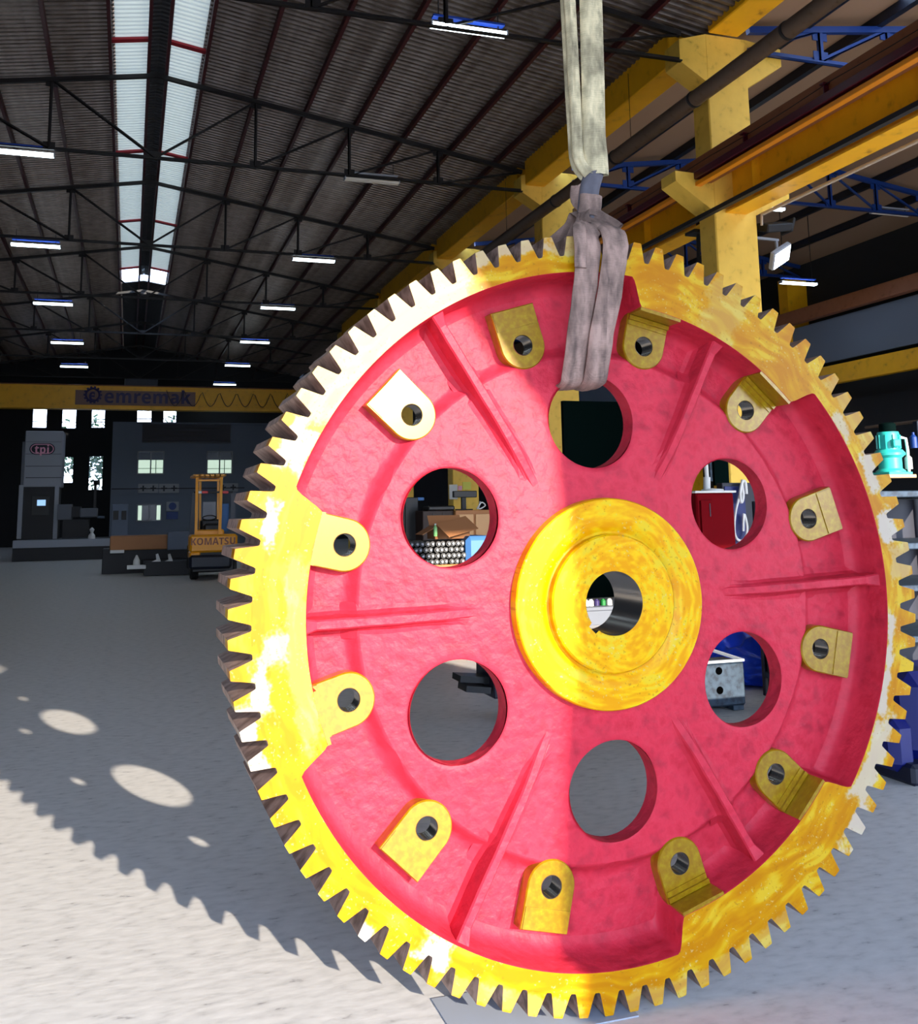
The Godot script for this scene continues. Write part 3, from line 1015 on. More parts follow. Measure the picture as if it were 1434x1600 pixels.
func build_lug(root: Node, xf: Transform3D, joined: bool) -> void:
	var rc := 0.945
	var hw := 0.0865
	var rout := 1.085 if not joined else 1.066
	var top := -0.092
	var lug := MB.new()
	var N := 48
	# outline of the lug, seen from the bore, and the bore itself
	var edge := []
	for i in N:
		var t := TAU * i / N
		var e := Vector2(cos(t), sin(t))
		var d := hw
		if e.x > 0:
			d = minf((rout - rc) / maxf(e.x, 1e-5), hw / maxf(absf(e.y), 1e-5))
		edge.append(Vector2(rc, 0) + e * d)
	# the square corners
	var cor := atan2(hw, rout - rc)
	for s in [[cor, 1.0], [TAU - cor, -1.0]]:
		var i := int(round(s[0] / TAU * N)) % N
		edge[i] = Vector2(rout, hw * s[1])
	var rows := []
	var levels := [[0.0, -0.155], [0.0, top - 0.005], [-0.004, top], [-0.035, top]]
	for L in levels:
		var row := []
		for i in N:
			var p: Vector2 = edge[i]
			var c: Vector2 = Vector2(rc, 0)
			var dd := (p - c)
			p = c + dd * (1.0 + L[0] / maxf(dd.length(), 0.001))
			row.append(xf * Vector3(p.x, p.y, L[1]))
		rows.append(row)
	for rr in [[0.0385, top], [0.0370, top - 0.003]]:
		var row := []
		for i in N:
			var t := TAU * i / N
			row.append(xf * Vector3(rc + cos(t) * rr[0], sin(t) * rr[0], rr[1]))
		rows.append(row)
	for i in rows.size() - 1:
		lug.grid([rows[i], rows[i + 1]], true, false)
	# milled step across the lug towards the rim
	var st := 0.012
	lug.prism([Vector2(1.012, -hw + 0.006), Vector2(rout - 0.004, -hw + 0.006), Vector2(rout - 0.004, hw - 0.006), Vector2(1.012, hw - 0.006)], top - 0.01, top + 0.0035, xf)
	if joined:
		lug.prism([Vector2(1.030, -hw + 0.003), Vector2(1.046, -hw + 0.003), Vector2(1.046, hw - 0.003), Vector2(1.030, hw - 0.003)], top - 0.01, top + st, xf)
	var o := put("lug", lug, M.gold, root)
	if joined:
		var rise := MB.new()                             # the machined wall between the lug and the wide rim section
		rise.prism([Vector2(1.0475, -hw + 0.002), Vector2(1.0645, -hw + 0.002), Vector2(1.0645, hw - 0.002), Vector2(1.0475, hw - 0.002)], -0.12, -0.0015, xf)
		put("lug_riser", rise, M.gold, o)
	var bush := MB.new()
	bush.lathe([Vector2(0.0385, -0.168), Vector2(0.0385, top - 0.002), Vector2(0.0365, top + 0.0006), Vector2(0.0350, top - 0.003), Vector2(0.0350, -0.168)], xf * Transform3D(Basis.IDENTITY, Vector3(rc, 0, 0)), 40)
	put("bore_liner", bush, M.bright_steel, o)


func build_hub(root: Node) -> void:
	var at := Transform3D(Basis.IDENTITY, Vector3(0, GEAR_MID, 0))
	var ring := MB.new()
	ring.plan = 2.7
	ring.lathe([Vector2(0.362, -0.06), Vector2(0.358, -0.006), Vector2(0.354, 0.0), Vector2(0.285, 0.0)], at, 128)
	var rows := []
	for f in [[0.285, 0.0], [0.270, -0.002], [0.256, -0.008], [0.247, -0.013], [0.240, -0.015], [0.2352, -0.012]]:
		var row := []
		for k in 128: row.append(gp(f[0], k * 360.0 / 128, f[1]))
		rows.append(row)
	ring.grid(rows, true, false)
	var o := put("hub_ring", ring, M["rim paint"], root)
	tag(o, "yellow brushed hub ring")
	var boss := MB.new()
	boss.plan = 2.7
	boss.lathe([Vector2(0.2352, -0.02), Vector2(0.2345, 0.012), Vector2(0.229, 0.018)], at, 128)
	# the face between the boss edge and the bore with its keyway
	var rr := [[], [], [], []]
	for k in 180:
		var a := k * 2.0
		var b := 0.108
		var key: float = absf(fposmod(a - 224.0 + 180.0, 360.0) - 180.0)
		var kb := 0.108
		if key <= 8.0: kb = 0.122 / cos(deg_to_rad(key))
		rr[0].append(gp(0.229, a, 0.018)); rr[1].append(gp(0.17, a, 0.0185)); rr[2].append(gp(kb + 0.003, a, 0.018)); rr[3].append(gp(kb, a, 0.0145))
		b = kb
	boss.grid(rr, true, false)
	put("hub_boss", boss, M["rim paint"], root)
	var bore := MB.new()
	var br := [[], []]
	for k in 180:
		var a := k * 2.0
		var key: float = absf(fposmod(a - 224.0 + 180.0, 360.0) - 180.0)
		var kb: float = 0.108 if key > 8.0 else 0.122 / cos(deg_to_rad(key))
		br[0].append(gp(kb, a, -0.195)); br[1].append(gp(kb, a, 0.0155))
	bore.grid(br, true, true)
	bore.lathe([Vector2(0.112, -0.195), Vector2(0.30, -0.195), Vector2(0.30, -0.14)], at, 64)
	tag(put("bore", bore, M.bright_steel, root), "polished steel bore with a keyway")


func strap(mb: MB, path: Array, width: Vector3, th: float, seed_: int, widen := 1.0) -> void:
	# a flat band swept along path; width is its half width vector
	var rows := []
	var nz := noise(seed_, 3.0, 3)
	for i in path.size():
		var a: Vector3 = path[maxi(i - 1, 0)]
		var b: Vector3 = path[mini(i + 1, path.size() - 1)]
		var d := (b - a).normalized()
		var w: Vector3 = (width - d * width.dot(d)).normalized() * width.length() * lerpf(1.0, widen, i / float(path.size() - 1))
		var nrm := w.cross(d).normalized()
		var row := []
		var K := 9
		for side in [1.0, -1.0]:
			for k in K:
				var f: float = (k / float(K - 1) * 2.0 - 1.0) * side
				var off: float = th * side * (1.0 - 0.75 * pow(absf(f), 4.0)) + 0.006 * nz.get_noise_2d(f * 0.35 + seed_, i * 0.05)
				row.append(path[i] + w * f + nrm * off)
		rows.append(row)
	mb.grid(rows, true, false)


func smooth(pts: Array, per := 6) -> Array:
	var out := []
	for i in pts.size() - 1:
		var a: Vector3 = pts[maxi(i - 1, 0)]
		var b: Vector3 = pts[i]
		var c: Vector3 = pts[i + 1]
		var d: Vector3 = pts[mini(i + 2, pts.size() - 1)]
		for k in per:
			out.append(b.cubic_interpolate(c, a, d, k / float(per)))
	out.append(pts[pts.size() - 1])
	return out


func build_sling() -> void:
	var root := thing("lifting_sling", "grimy grey webbing sling looped through the top hole of the red gear", "sling", GEAR_AT, GEAR_TURN)
	var xf := func(x: float, y: float, z: float) -> Vector3: return Vector3(x, y + GEAR_MID, z)
	var knot: Vector3 = xf.call(0.045, 1.44, -0.19)
	# two doubled bands side by side: from behind, through the hole, up the front, over the rim to the knot
	for s in [0, 1]:
		var xb: float = [-0.102, -0.024][s]
		var xt: float = [-0.055, 0.043][s]
		var z: float = [0.030, 0.052][s]
		var p := [xf.call(xb + 0.01, 0.79, -0.20), xf.call(xb, 0.762, -0.13), xf.call(xb - 0.002, 0.765, -0.058 + s * 0.02), xf.call(xb, 0.81, -0.028 + s * 0.024), xf.call(xb + 0.008, 0.93, s * 0.024), xf.call(lerpf(xb, xt, 0.55), 1.08, z - 0.008),
			xf.call(lerpf(xb, xt, 0.8), 1.19, z), xf.call(xt, 1.262, z - 0.004), xf.call(xt + [0.006, 0.004][s], 1.315, z - 0.03), xf.call(lerpf(xt, knot.x, 0.5), 1.352, -0.035), xf.call(lerpf(xt, knot.x, 0.85), 1.40, -0.125), xf.call(knot.x + [-0.012, 0.012][s], 1.445, -0.185)]
		var sm := smooth(p, 6)
		var mb := MB.new()
		strap(mb, sm, Vector3([0.0425, 0.042][s], 0, 0), 0.0105, 31 + s, [1.18, 1.27][s])
		put("strap", mb, M.webbing, root)
		# the run behind the gear
		var q := [xf.call(xb + 0.01, 0.79, -0.20), xf.call(xb + 0.01, 0.9, -0.25), xf.call(xt, 1.12, -0.385), xf.call(xt, 1.25, -0.405), xf.call(xt, 1.315, -0.37), xf.call(lerpf(xt, knot.x, 0.8), 1.40, -0.25), knot + Vector3([-0.012, 0.012][s], 0.005, 0)]
		var mq := MB.new()
		strap(mq, smooth(q, 5), Vector3(0.055, 0, 0), 0.008, 35 + s)
		put("strap", mq, M.webbing, root)
	# inner fold lying on the first band
	var fold := MB.new()
	strap(fold, smooth([xf.call(-0.098, 1.17, 0.045), xf.call(-0.094, 1.25, 0.043), xf.call(-0.078, 1.33, 0.006), xf.call(-0.02, 1.385, -0.09), xf.call(0.03, 1.45, -0.17)], 6), Vector3(0.024, 0.004, 0), 0.007, 41)
	put("strap_fold", fold, M.webbing, root)
	# choked eye and grey sleeve
	var sleeve := MB.new()
	strap(sleeve, smooth([xf.call(0.03, 1.40, -0.15), xf.call(0.044, 1.47, -0.165), xf.call(0.062, 1.55, -0.175), xf.call(0.083, 1.61, -0.18), xf.call(0.090, 1.645, -0.20)], 6), Vector3(0.036, 0, 0.012), 0.020, 42)
	put("sleeve", sleeve, M.sleeve, root)
	var wrap := MB.new()
	strap(wrap, smooth([xf.call(0.034, 1.425, -0.14), xf.call(0.046, 1.47, -0.145), xf.call(0.053, 1.51, -0.15)], 5), Vector3(0.041, -0.006, 0.01), 0.013, 43)
	put("sleeve_end", wrap, M.webbing, root)
	for g in [[-0.035, 0.02, 0.35], [0.10, 0.03, -0.4]]:
		var gt := MB.new()
		strap(gt, smooth([xf.call(g[0], 1.35, -0.03), xf.call(lerpf(g[0], 0.04, 0.4), 1.41, -0.11), xf.call(0.04 + g[2] * 0.06, 1.49, -0.19), xf.call(0.02, 1.56, -0.2)], 6), Vector3(0.018, 0.01, 0.012), 0.006, 50 + int(g[0] * 100))
		put("gathered_fold", gt, M.webbing, root)

	var up := thing("hoist_sling", "pale dusty webbing sling running up from the sleeve to the crane", "sling", GEAR_AT, GEAR_TURN)
	for s in [[0.02, 0.004, 0.028, -0.20, 61], [0.088, 0.10, 0.044, -0.175, 62], [0.012, 0.0, 0.018, -0.175, 63]]:
		var mb := MB.new()
		strap(mb, smooth([xf.call(s[0] + (0.09 - s[0]) * 0.55, 1.60, s[3] + 0.01), xf.call(s[0] + 0.006, 1.66, s[3]), xf.call(s[0], 1.78, s[3]), xf.call(lerpf(s[0], s[1], 0.3), 1.95, s[3]), xf.call(lerpf(s[0], s[1], 0.6), 2.2, s[3]), xf.call(s[1], 2.6, s[3]), xf.call(s[1], 3.3, s[3])], 6), Vector3(s[2], 0, 0.012), 0.011, s[4])
		put("strap", mb, M.pale_webbing, up)


# a part given in world coordinates, under a thing that is not turned (or under one of its parts)
func wp(called: String, mb: MB, m: Material, parent: Node3D) -> MeshInstance3D:
	return put(called, mb, m, parent, -parent.position if parent.get_parent() == self else Vector3.ZERO)


func wb(called: String, m: Material, parent: Node3D, x0: float, x1: float, y0: float, y1: float, z0: float, z1: float, bev := 0.006) -> MeshInstance3D:
	var b := MB.new()
	b.bb(x0, x1, y0, y1, z0, z1, bev)
	return wp(called, b, m, parent)


# ---------------------------------------------------------------- lamps
func strip_lamp(label: String, at: Vector3, lit := true, group := "strip lamps", rod := 0.45) -> void:
	var o := thing("strip_lamp", label, "lamp", at, 0, group)
	bx("housing", M.blue_reflection if lit else M.pale_grey, o, -0.60, 0.60, 0.13, 0.17, -0.06, 0.06)  # lit housings take the blue tube reflection as their colour
	for x in [-0.5, 0.5]:
		bx("hanger", M.charcoal, o, x - 0.008, x + 0.008, 0.03, rod, -0.008, 0.008, 0)
	for s in [-1, 1]:
		bx("end_cap", M.pale_grey, o, s * 0.63 - 0.012, s * 0.63 + 0.012, -0.03, 0.05, -0.09, 0.09)
	var t := MB.new()
	for z in [-0.05, 0.05]:
		t = MB.new()
		t.tube([Vector3(-0.62, 0, z), Vector3(0.62, 0, z)], 0.036, 10)
		put("light_tube", t, M.tube_glow if lit else M.unlit_tube, o)
	if lit:
		var l := AreaLight3D.new()
		l.name = "lamp_light"
		l.area_size = Vector2(1.2, 0.14)
		l.light_color = Color(0.86, 0.94, 1.0)
		l.light_energy = 1.6
		l.area_range = 60.0
		l.area_attenuation = 2.0
		l.shadow_enabled = true
		o.add_child(l)
		l.position = Vector3(0, -0.05, 0)
		l.rotation_degrees = Vector3(-90, 0, 0)


func build_lamps() -> void:
	strip_lamp("large bright strip lamp hanging nearest, left of the pale sling", Vector3(4.895, 9.165, -14.05))
	strip_lamp("unlit whitish strip lamp on the second truss, right of the skylight", Vector3(5.034, 9.069, -21.35), false, "unlit strip lamps")
	var n := ["second lit strip lamp from the front in the row right of the skylight", "third lit strip lamp from the front in the row right of the skylight", "fourth lit strip lamp from the front in the row right of the skylight", "fifth lit strip lamp from the front in the row right of the skylight", "farthest lit strip lamp right of the skylight, just above the bridge crane"]
	var at := [Vector3(4.979, 9.005, -28.65), Vector3(4.943, 9, -35.95), Vector3(4.969, 8.949, -43.25), Vector3(4.968, 8.961, -50.55), Vector3(4.985, 8.909, -57.85)]
	for i in 5: strip_lamp(n[i], at[i])
	strip_lamp("lit strip lamp cut by the left edge of the photo, on the second truss", Vector3(-2.325, 9.008, -21.35))
	n = ["first whole lit strip lamp of the row left of the skylight", "second whole lit strip lamp of the row left of the skylight", "third whole lit strip lamp of the row left of the skylight", "farthest lit strip lamp of the row left of the skylight"]
	at = [Vector3(-2.633, 8.935, -28.65), Vector3(-2.672, 8.793, -35.95), Vector3(-2.611, 8.644, -43.25), Vector3(-2.693, 8.691, -50.55)]
	for i in 4: strip_lamp(n[i], at[i])
	strip_lamp("lit strip lamp in the right aisle below the floodlight", Vector3(18.903, 8.178, -24.6), true, "strip lamps", 2.42)
	strip_lamp("lit strip lamp in the right aisle half hidden by the nearest yellow column", Vector3(15.475, 9.277, -21.35), true, "strip lamps", 0.8)
	strip_lamp("unlit coppery strip lamp hanging in the right aisle", Vector3(19.565, 9.444, -21.35), false, "unlit strip lamps")
	# floodlight on the nearest column
	var o := thing("floodlight", "bright floodlight on a bracket at the side of the nearest yellow column", "floodlight", Vector3(10.01, 6.05, -14.1))
	var b := MB.new()
	b.bar(Vector3(0, 0.09, 0), Vector3(0.46, 0.07, 0.02), 0.05, 0.04)
	b.bar(Vector3(0.42, 0.08, 0.02), Vector3(0.42, -0.10, 0.02), 0.04, 0.04)
	put("bracket", b, M.pale_grey, o)
	b = MB.new()
	var tilt := Basis(Vector3.BACK, deg_to_rad(8)) * Basis(Vector3.RIGHT, deg_to_rad(20))
	b.box(Vector3(0.40, 0.30, 0.02), Vector3(0.52, 0.14, 0.34), tilt, 0.02)
	b.box(Vector3(0.68, 0.33, 0.02), Vector3(0.05, 0.26, 0.30), Basis(Vector3.BACK, deg_to_rad(-18)), 0.01)
	put("driver_box", b, M.charcoal, o)
	var face := Vector3(0.42, -0.55, 0.72).normalized()
	var fx := Vector3.UP.cross(face).normalized()
	var head := Basis(fx, face.cross(fx), face) * Basis(Vector3.BACK, deg_to_rad(38))
	b = MB.new()
	b.box(Vector3(0.44, -0.22, 0.06), Vector3(0.46, 0.36, 0.10), head, 0.02)
	put("housing", b, M.pale_grey, o)
	b = MB.new()
	b.box(Vector3(0.44, -0.22, 0.06) + face * 0.052, Vector3(0.40, 0.30, 0.01), head)
	put("lamp_face", b, M.flood_glow, o)
	var l := SpotLight3D.new()
	l.name = "floodlight_light"
	l.position = Vector3(0.44, -0.22, 0.06) + face * 0.12
	o.add_child(l)
	l.look_at_from_position(o.position + l.position, o.position + l.position + face * 5.0)
	l.light_energy = 30.0
	l.light_color = Color(0.86, 0.95, 1.0)
	l.spot_angle = 62.0
	l.spot_range = 60.0
	l.spot_attenuation = 2.0
	l.light_size = 0.15
	l.shadow_enabled = true


# ---------------------------------------------------------------- the far end
func build_far_end() -> void:
	var holes := [[-5.248, -4.533, 6.54, 7.786], [-3.716, -2.994, 6.519, 7.775], [-2.157, -1.465, 6.57, 7.728], [0.299, 1.065, 6.853, 7.767], [1.749, 2.451, 6.868, 7.753], [-3.667, -3.044, 3.476, 4.901], [-2.191, -1.48, 3.071, 4.938]]
	var b := MB.new()
	holed_wall(b, -9.3, 22.6, 0, 11.4, -60.3, -60.0, holes)
	struct("wall_back", b, M.dark_wall, "dark far end wall with narrow bright windows", "wall")
	var names := ["leftmost of the upper row under the crane", "second from the left in the upper row", "third from the left in the upper row", "over the grey office, left one", "over the grey office, right one", "low beside the white machine cabinet", "low and tall, left of the grey office"]
	for i in 7:
		var h = holes[i]
		b = MB.new()
		b.bb(h[0], h[1], h[2], h[3], -60.17, -60.15)
		var w := struct("window_%d" % (4 + i), b, M.glass, "narrow bright window in the far wall, %s" % names[i], "window")
		b = MB.new()
		b.bb(h[0], h[1], lerpf(h[2], h[3], 0.27) - 0.02, lerpf(h[2], h[3], 0.27) + 0.02, -60.2, -60.08)
		put("glazing_bar", b, M.charcoal, w)
	# trees outside
	for t in [[-3.0, -70.0, 3.4, 5], [3.6, -69.0, 4.2, 6], [-1.2, -66.0, 3.2, 7]]:
		var o := thing("tree", ["leafy tree behind the lower far windows", "leafy tree behind the windows over the office", "leafy tree behind the third upper window"][int(t[3]) - 5], "tree", Vector3(t[0], 0, t[1]), 0, "trees outside the far wall")
		b = MB.new()
		b.tube([Vector3(0, 0, 0), Vector3(0.1, 2.5, 0), Vector3(-0.2, 5.5, 0.2)], [0.2, 0.15, 0.06], 8)
		put("trunk", b, M.bark, o)
		b = MB.new()
		var rng := RandomNumberGenerator.new()
		rng.seed = int(t[3])
		for i in 420:
			var q := Vector3(rng.randfn(0, 0.75), rng.randfn(0, 1.0), rng.randfn(0, 0.7))
			var ax := Vector3(rng.randf() - 0.5, rng.randf() - 0.5, rng.randf() - 0.5).normalized()
			b.box(Vector3(0, t[2] + 2.2, 0) + q, Vector3(0.34, 0.01, 0.16), Basis(ax, rng.randf() * 6.0))
		tag(put("foliage", b, M.leaf, o), "", "", "", "stuff")
	# the bridge crane
	var c := thing("bridge_crane", "yellow bridge crane spanning the hall with purple lettering on its girder", "crane", Vector3(0.3, 6.6, -50))
	b = MB.new()
	b.prism([Vector2(-8.9, 7.1), Vector2(-7.9, 6.72), Vector2(7.3, 6.72), Vector2(8.4, 7.1), Vector2(8.4, 7.72), Vector2(-8.9, 7.72)], -50.3, -49.9, Transform3D(Basis.IDENTITY, Vector3(0.3, 0, 0)))
	var girder := wp("girder", b, M.girder, c)
	wb("lower_flange", M.girder, c, -8.0, 7.6, 6.60, 6.72, -50.4, -49.75)
	wb("upper_flange", M.brown_beam, c, -8.6, 8.7, 7.72, 7.76, -50.4, -49.8)
	wb("end_truck", M.girder, c, 8.3, 9.0, 7.46, 7.80, -51.6, -48.4)
	wb("name_board", mat("name_board", Color(0.52, 0.40, 0.36), 0.6), c, -2.557, 2.916, 6.804, 7.501, -49.9, -49.87)
	words("emremak", 0.62, 0.02, M.violet, c, Vector3(0.702, 7.23, -49.84) - Vector3(0, 0.02, 0) - Vector3(0.3, 6.6, -50))
	var lp := Vector3(-1.784, 7.273, -49.84) - Vector3(0.3, 6.6, -50)
	b = MB.new()
	for k in 14:
		var a := TAU * k / 14
		b.box(lp + Vector3(cos(a), sin(a), 0) * 0.37, Vector3(0.09, 0.10, 0.02), Basis(Vector3.BACK, a))
	var ring := []
	for k in 40: ring.append(lp + Vector3(cos(TAU * k / 40), sin(TAU * k / 40), 0) * 0.30)
	b.tube(ring, 0.055, 6, true)
	put("gear_emblem", b, M.violet, c)
	words("e", 0.52, 0.02, M.violet, c, lp + Vector3(0, -0.02, 0), "lettering", 0.45)
	b = MB.new()
	b.bb(-0.381, 1.15, 7.702, 8.169, -51.0, -50.4, 0.02)
	wp("hoist_trolley", b, M.dark_blue, c)
	# festoon cable
	b = MB.new()
	var pts := []
	for k in 72:
		var f := k / 71.0
		var x := lerpf(1.55, 8.2, f)
		pts.append(Vector3(x, 7.55 - 0.75 * absf(sin(f * PI * 8.0)), -49.72))
	b.tube(pts, 0.018, 6)
	tag(put("festoon_cable", b, M.black), "dark cable hanging in loops along the yellow bridge crane", "cable")
	# office block
	var of := thing("office_block", "grey office block with lit windows built against the far wall", "office", Vector3(4.5, 0, -58))
	var oh := [[0.354, 1.744, 3.781, 5.022], [3.974, 5.375, 3.764, 5.03], [0.408, 1.679, 1.287, 2.189]]
	b = MB.new()
	holed_wall(b, -0.95, 9.0, 0.0, 6.5, -56.7, -56.5, oh)
	wp("front_wall", b, M.office, of)
	wb("roof_slab", M.office, of, -0.95, 9.0, 6.5, 6.6, -58.3, -56.45)
	wb("side_wall", M.office, of, -0.95, -0.8, 0.0, 6.5, -58.3, -56.7)
	for i in 3:
		var h = oh[i]
		b = MB.new()
		b.bb(h[0], h[1], h[2], h[2] + 0.06, -56.55, -56.44); b.bb(h[0], h[1], h[3] - 0.06, h[3], -56.55, -56.44)
		b.bb(h[0], h[0] + 0.06, h[2], h[3], -56.55, -56.44); b.bb(h[1] - 0.06, h[1], h[2], h[3], -56.55, -56.44)
		var xm: float = (h[0] + h[1]) / 2
		b.bb(xm - 0.035, xm + 0.035, h[2], h[3], -56.55, -56.46)
		var fr := wp("window_frame", b, M.pale_grey, of)
		var split: float = lerpf(h[2], h[3], 0.62 if i < 2 else 0.98)
		for s in 2:
			var xa: float = [h[0] + 0.06, xm + 0.035][s]
			var xb: float = [xm - 0.035, h[1] - 0.06][s]
			b = MB.new()
			b.bb(xa, xb, h[2] + 0.06, split, -56.6, -56.58)
			if i == 2: b = MB.new(); b.bb(xa + (0.0 if s == 0 else 0.35), xb - (0.35 if s == 0 else 0.0), h[2] + 0.06, split - 0.05, -56.6, -56.58)
			put("lit_pane", b, M.lit_pane, fr)
			b = MB.new()
			b.bb(xa, xb, split if i < 2 else h[2], h[3] - 0.06, -56.63, -56.61)
			put("window_pane", b, M.dim_pane, fr)
		if i < 2:
			b = MB.new()
			b.bb(xm + 0.25, xm + 0.29, h[2] + 0.06, split, -56.57, -56.56)
			b.bb(h[0] + 0.06, h[1] - 0.06, h[2] + 0.3, h[2] + 0.33, -56.57, -56.56)
			put("blind_edge", b, M.grey, fr)
	var bn := thing("banner", "long dark banner with rows of faint lettering on the grey office wall", "banner", Vector3(2.0, 5.0, -56.4))
	wb("panel", M.navy, bn, 0.572, 5.23, 5.557, 6.5, -56.48, -56.42)
	wb("frame_edge", M.grey, bn, 0.537, 5.248, 6.551, 6.569, -56.48, -56.40)
	wb("frame_edge", M.grey, bn, 0.568, 5.266, 5.486, 5.533, -56.48, -56.40)
	for l in [[1.141, 4.871, 6.263, 6.298], [1.879, 3.911, 6.043, 6.096], [1.418, 4.534, 5.836, 5.884]]:
		wb("text_line", M.charcoal, bn, l[0], l[1], l[2], l[3], -56.42, -56.40, 0.0)
	var pn := ["pale sign plate with two dark crosses, left of the pair on the office", "pale sign plate with two dark crosses, right of the pair on the office", "pale sign plate half hidden behind the forklift"]
	var prs := [[0.439, 1.47, 2.786, 3.273], [1.507, 2.549, 2.775, 3.264], [4.617, 5.693, 2.812, 3.275]]
	for i in 3:
		var p := thing("sign_plate", pn[i], "sign", Vector3(prs[i][0], prs[i][2], -56.42), 0, "sign plates on the office")
		wb("plate", M.pale_grey, p, prs[i][0], prs[i][1], prs[i][2], prs[i][3], -56.48, -56.43)
		for f in [0.25, 0.75]:
			b = MB.new()
			var cx: float = lerpf(prs[i][0], prs[i][1], f)
			var cy: float = (prs[i][2] + prs[i][3]) / 2
			b.bb(cx - 0.15, cx + 0.15, cy - 0.04, cy + 0.04, -56.43, -56.41)
			b.bb(cx - 0.04, cx + 0.04, cy - 0.15, cy + 0.15, -56.43, -56.412)
			wp("cross", b, M.dark_blue, p)
	var rs := thing("round_sign", "white notice with a round blue symbol beside the low office window", "sign", Vector3(1.9, 2.0, -56.42))
	wb("plate", M.pale_grey, rs, 1.913, 2.556, 1.816, 2.303, -56.48, -56.43)
	b = MB.new()
	b.tube([Vector3(2.235, 2.06, -56.43), Vector3(2.235, 2.06, -56.43) + Vector3(0, 0, 0.03)], 0.2, 20)
	wp("symbol", b, M.blue, rs)
	wb("caption_panel", M.blue, rs, 1.927, 2.534, 1.373, 1.758, -56.48, -56.43)
	wb("railing", M.charcoal, of, -0.9, 6.0, 2.98, 3.03, -56.2, -56.15)
	# boring machine
	var m := thing("boring_machine", "tall machine tool with a white cabinet and dark lower body at the far left", "machine", Vector3(-3.0, 0, -42.5))
	wb("cabinet", M.pale_grey, m, -3.905, -2.52, 2.753, 4.936, -43.4, -42, 0.03)
	var seams := [[-3.886, -2.591, 4.506, 4.514], [-3.865, -2.572, 4.031, 4.044], [-3.844, -2.552, 3.557, 3.575], [-3.824, -2.534, 3.109, 3.132]]
	for sm in seams: wb("panel_seam", M.charcoal, m, sm[0], sm[1], sm[2], sm[3], -42.01, -41.985, 0)
	wb("side_cover", M.grey, m, -4.001, -3.808, 2.764, 4.514, -43.3, -42.05)
	b = MB.new()
	var lo := Vector3(-3.275, 4.23, -41.98)
	var oval := []
	for k in 28:
		var a := TAU * k / 28
		oval.append(Vector2(lo.x + signf(cos(a)) * 0.22 + cos(a) * 0.24, lo.y + sin(a) * 0.22))
	b.prism(oval, -42.0, -41.97)
	var badge := wp("badge", b, M.navy, m)
	b = MB.new()
	var op := []
	for k in 28: op.append(Vector3(lo.x + (oval[k].x - lo.x) * 0.88, lo.y + (oval[k].y - lo.y) * 0.80, -41.965))
	b.tube(op, 0.02, 6, true)
	put("outline", b, M.pink_paper, badge)
	words("tpi", 0.30, 0.015, M.pink_paper, badge, lo + Vector3(0, -0.02, 0.02))
	wb("lower_body", M.charcoal, m, -3.989, -2.618, 0.62, 2.766, -43.6, -42)
	wb("edge_strip", M.pale_grey, m, -4.038, -3.877, 0.797, 2.839, -42.1, -41.95)
	wb("edge_strip", M.pale_grey, m, -2.755, -2.598, 0.693, 2.829, -42.1, -41.95)
	wb("control_panel", M.black, m, -3.556, -2.931, 1.676, 2.417, -42, -41.9)
	wb("screen", M.screen_glow, m, -3.363, -3.057, 2.043, 2.267, -41.9, -41.87)
	wb("table", M.grey, m, -2.601, -2.096, 1.491, 2.082, -42.4, -41.5)
	wb("headstock", M.grey, m, -1.79, -1.15, 1.571, 1.924, -42.2, -41.5, 0.03)
	wb("spindle_block", M.charcoal, m, -2.097, -1.758, 1.582, 1.978, -42.2, -41.6)
	wb("spindle", M.slate_steel, m, -1.154, -0.893, 1.517, 1.62, -41.8, -41.6)
	wb("mast", M.charcoal, m, -1.319, -1.211, 1.891, 2.954, -41.7, -41.6)
	wb("mast_head", M.charcoal, m, -1.345, -1.103, 2.804, 3.004, -41.8, -41.6)
	wb("pedestal", M.charcoal, m, -2.4, -1.451, 0.795, 1.496, -42.4, -41.6)
	wb("bed", M.charcoal, m, -4.018, -0.594, -0.508, 0.764, -44, -40.5)
	wb("bed_rail", M.pale_grey, m, -4.008, -0.627, 0.491, 0.767, -40.9, -40.4)
	var fl := thing("vertical_fitting", "small white upright fitting in front of the far machine", "fitting", Vector3(-1.301, 0.691, -40.7))
	b = MB.new()
	b.lathe([Vector2(0.14, 0), Vector2(0.12, 0.2), Vector2(0.05, 0.3), Vector2(0.09, 0.42), Vector2(0.02, 0.5)], Transform3D(Basis(Vector3.RIGHT, -PI / 2), Vector3.ZERO), 16)
	put("body", b, M.white, fl)
	# long bed in front of the office
	var lb := thing("long_bed", "long low machine bed with a brown top in front of the office", "machine bed", Vector3(1.0, 0, -30.5))
	wb("top", M.wood, lb, -0.474, 1.088, 0.654, 1.05, -31, -30, 0.02)
	wb("end_cover", M.office, lb, 1.072, 1.7, 0.622, 1.123, -31, -29.9, 0.02)
	wb("base", M.charcoal, lb, -0.67, 1.786, -0.096, 0.696, -31, -30.2, 0.02)
	wb("foot_plate", M.white, lb, -0.458, -0.084, 0.587, 0.668, -30.2, -29.8)
	var cone := thing("floor_fitting", "white pointed fitting on a flat white base on the dark floor", "fitting", Vector3(0.241, 0.204, -28.5))
	bx("base", M.white, cone, -0.24, 0.24, 0, 0.10, -0.12, 0.12, 0.01)
	b = MB.new()
	b.lathe([Vector2(0.09, 0), Vector2(0.085, 0.12), Vector2(0.02, 0.26), Vector2(0.001, 0.27)], Transform3D(Basis(Vector3.RIGHT, -PI / 2), Vector3(0, 0.10, 0)), 16)
	put("cone", b, M.white, cone)
	var wcs := [Vector3(0.73, 0.368, -28.6), Vector3(1.046, 0.358, -28.6)]
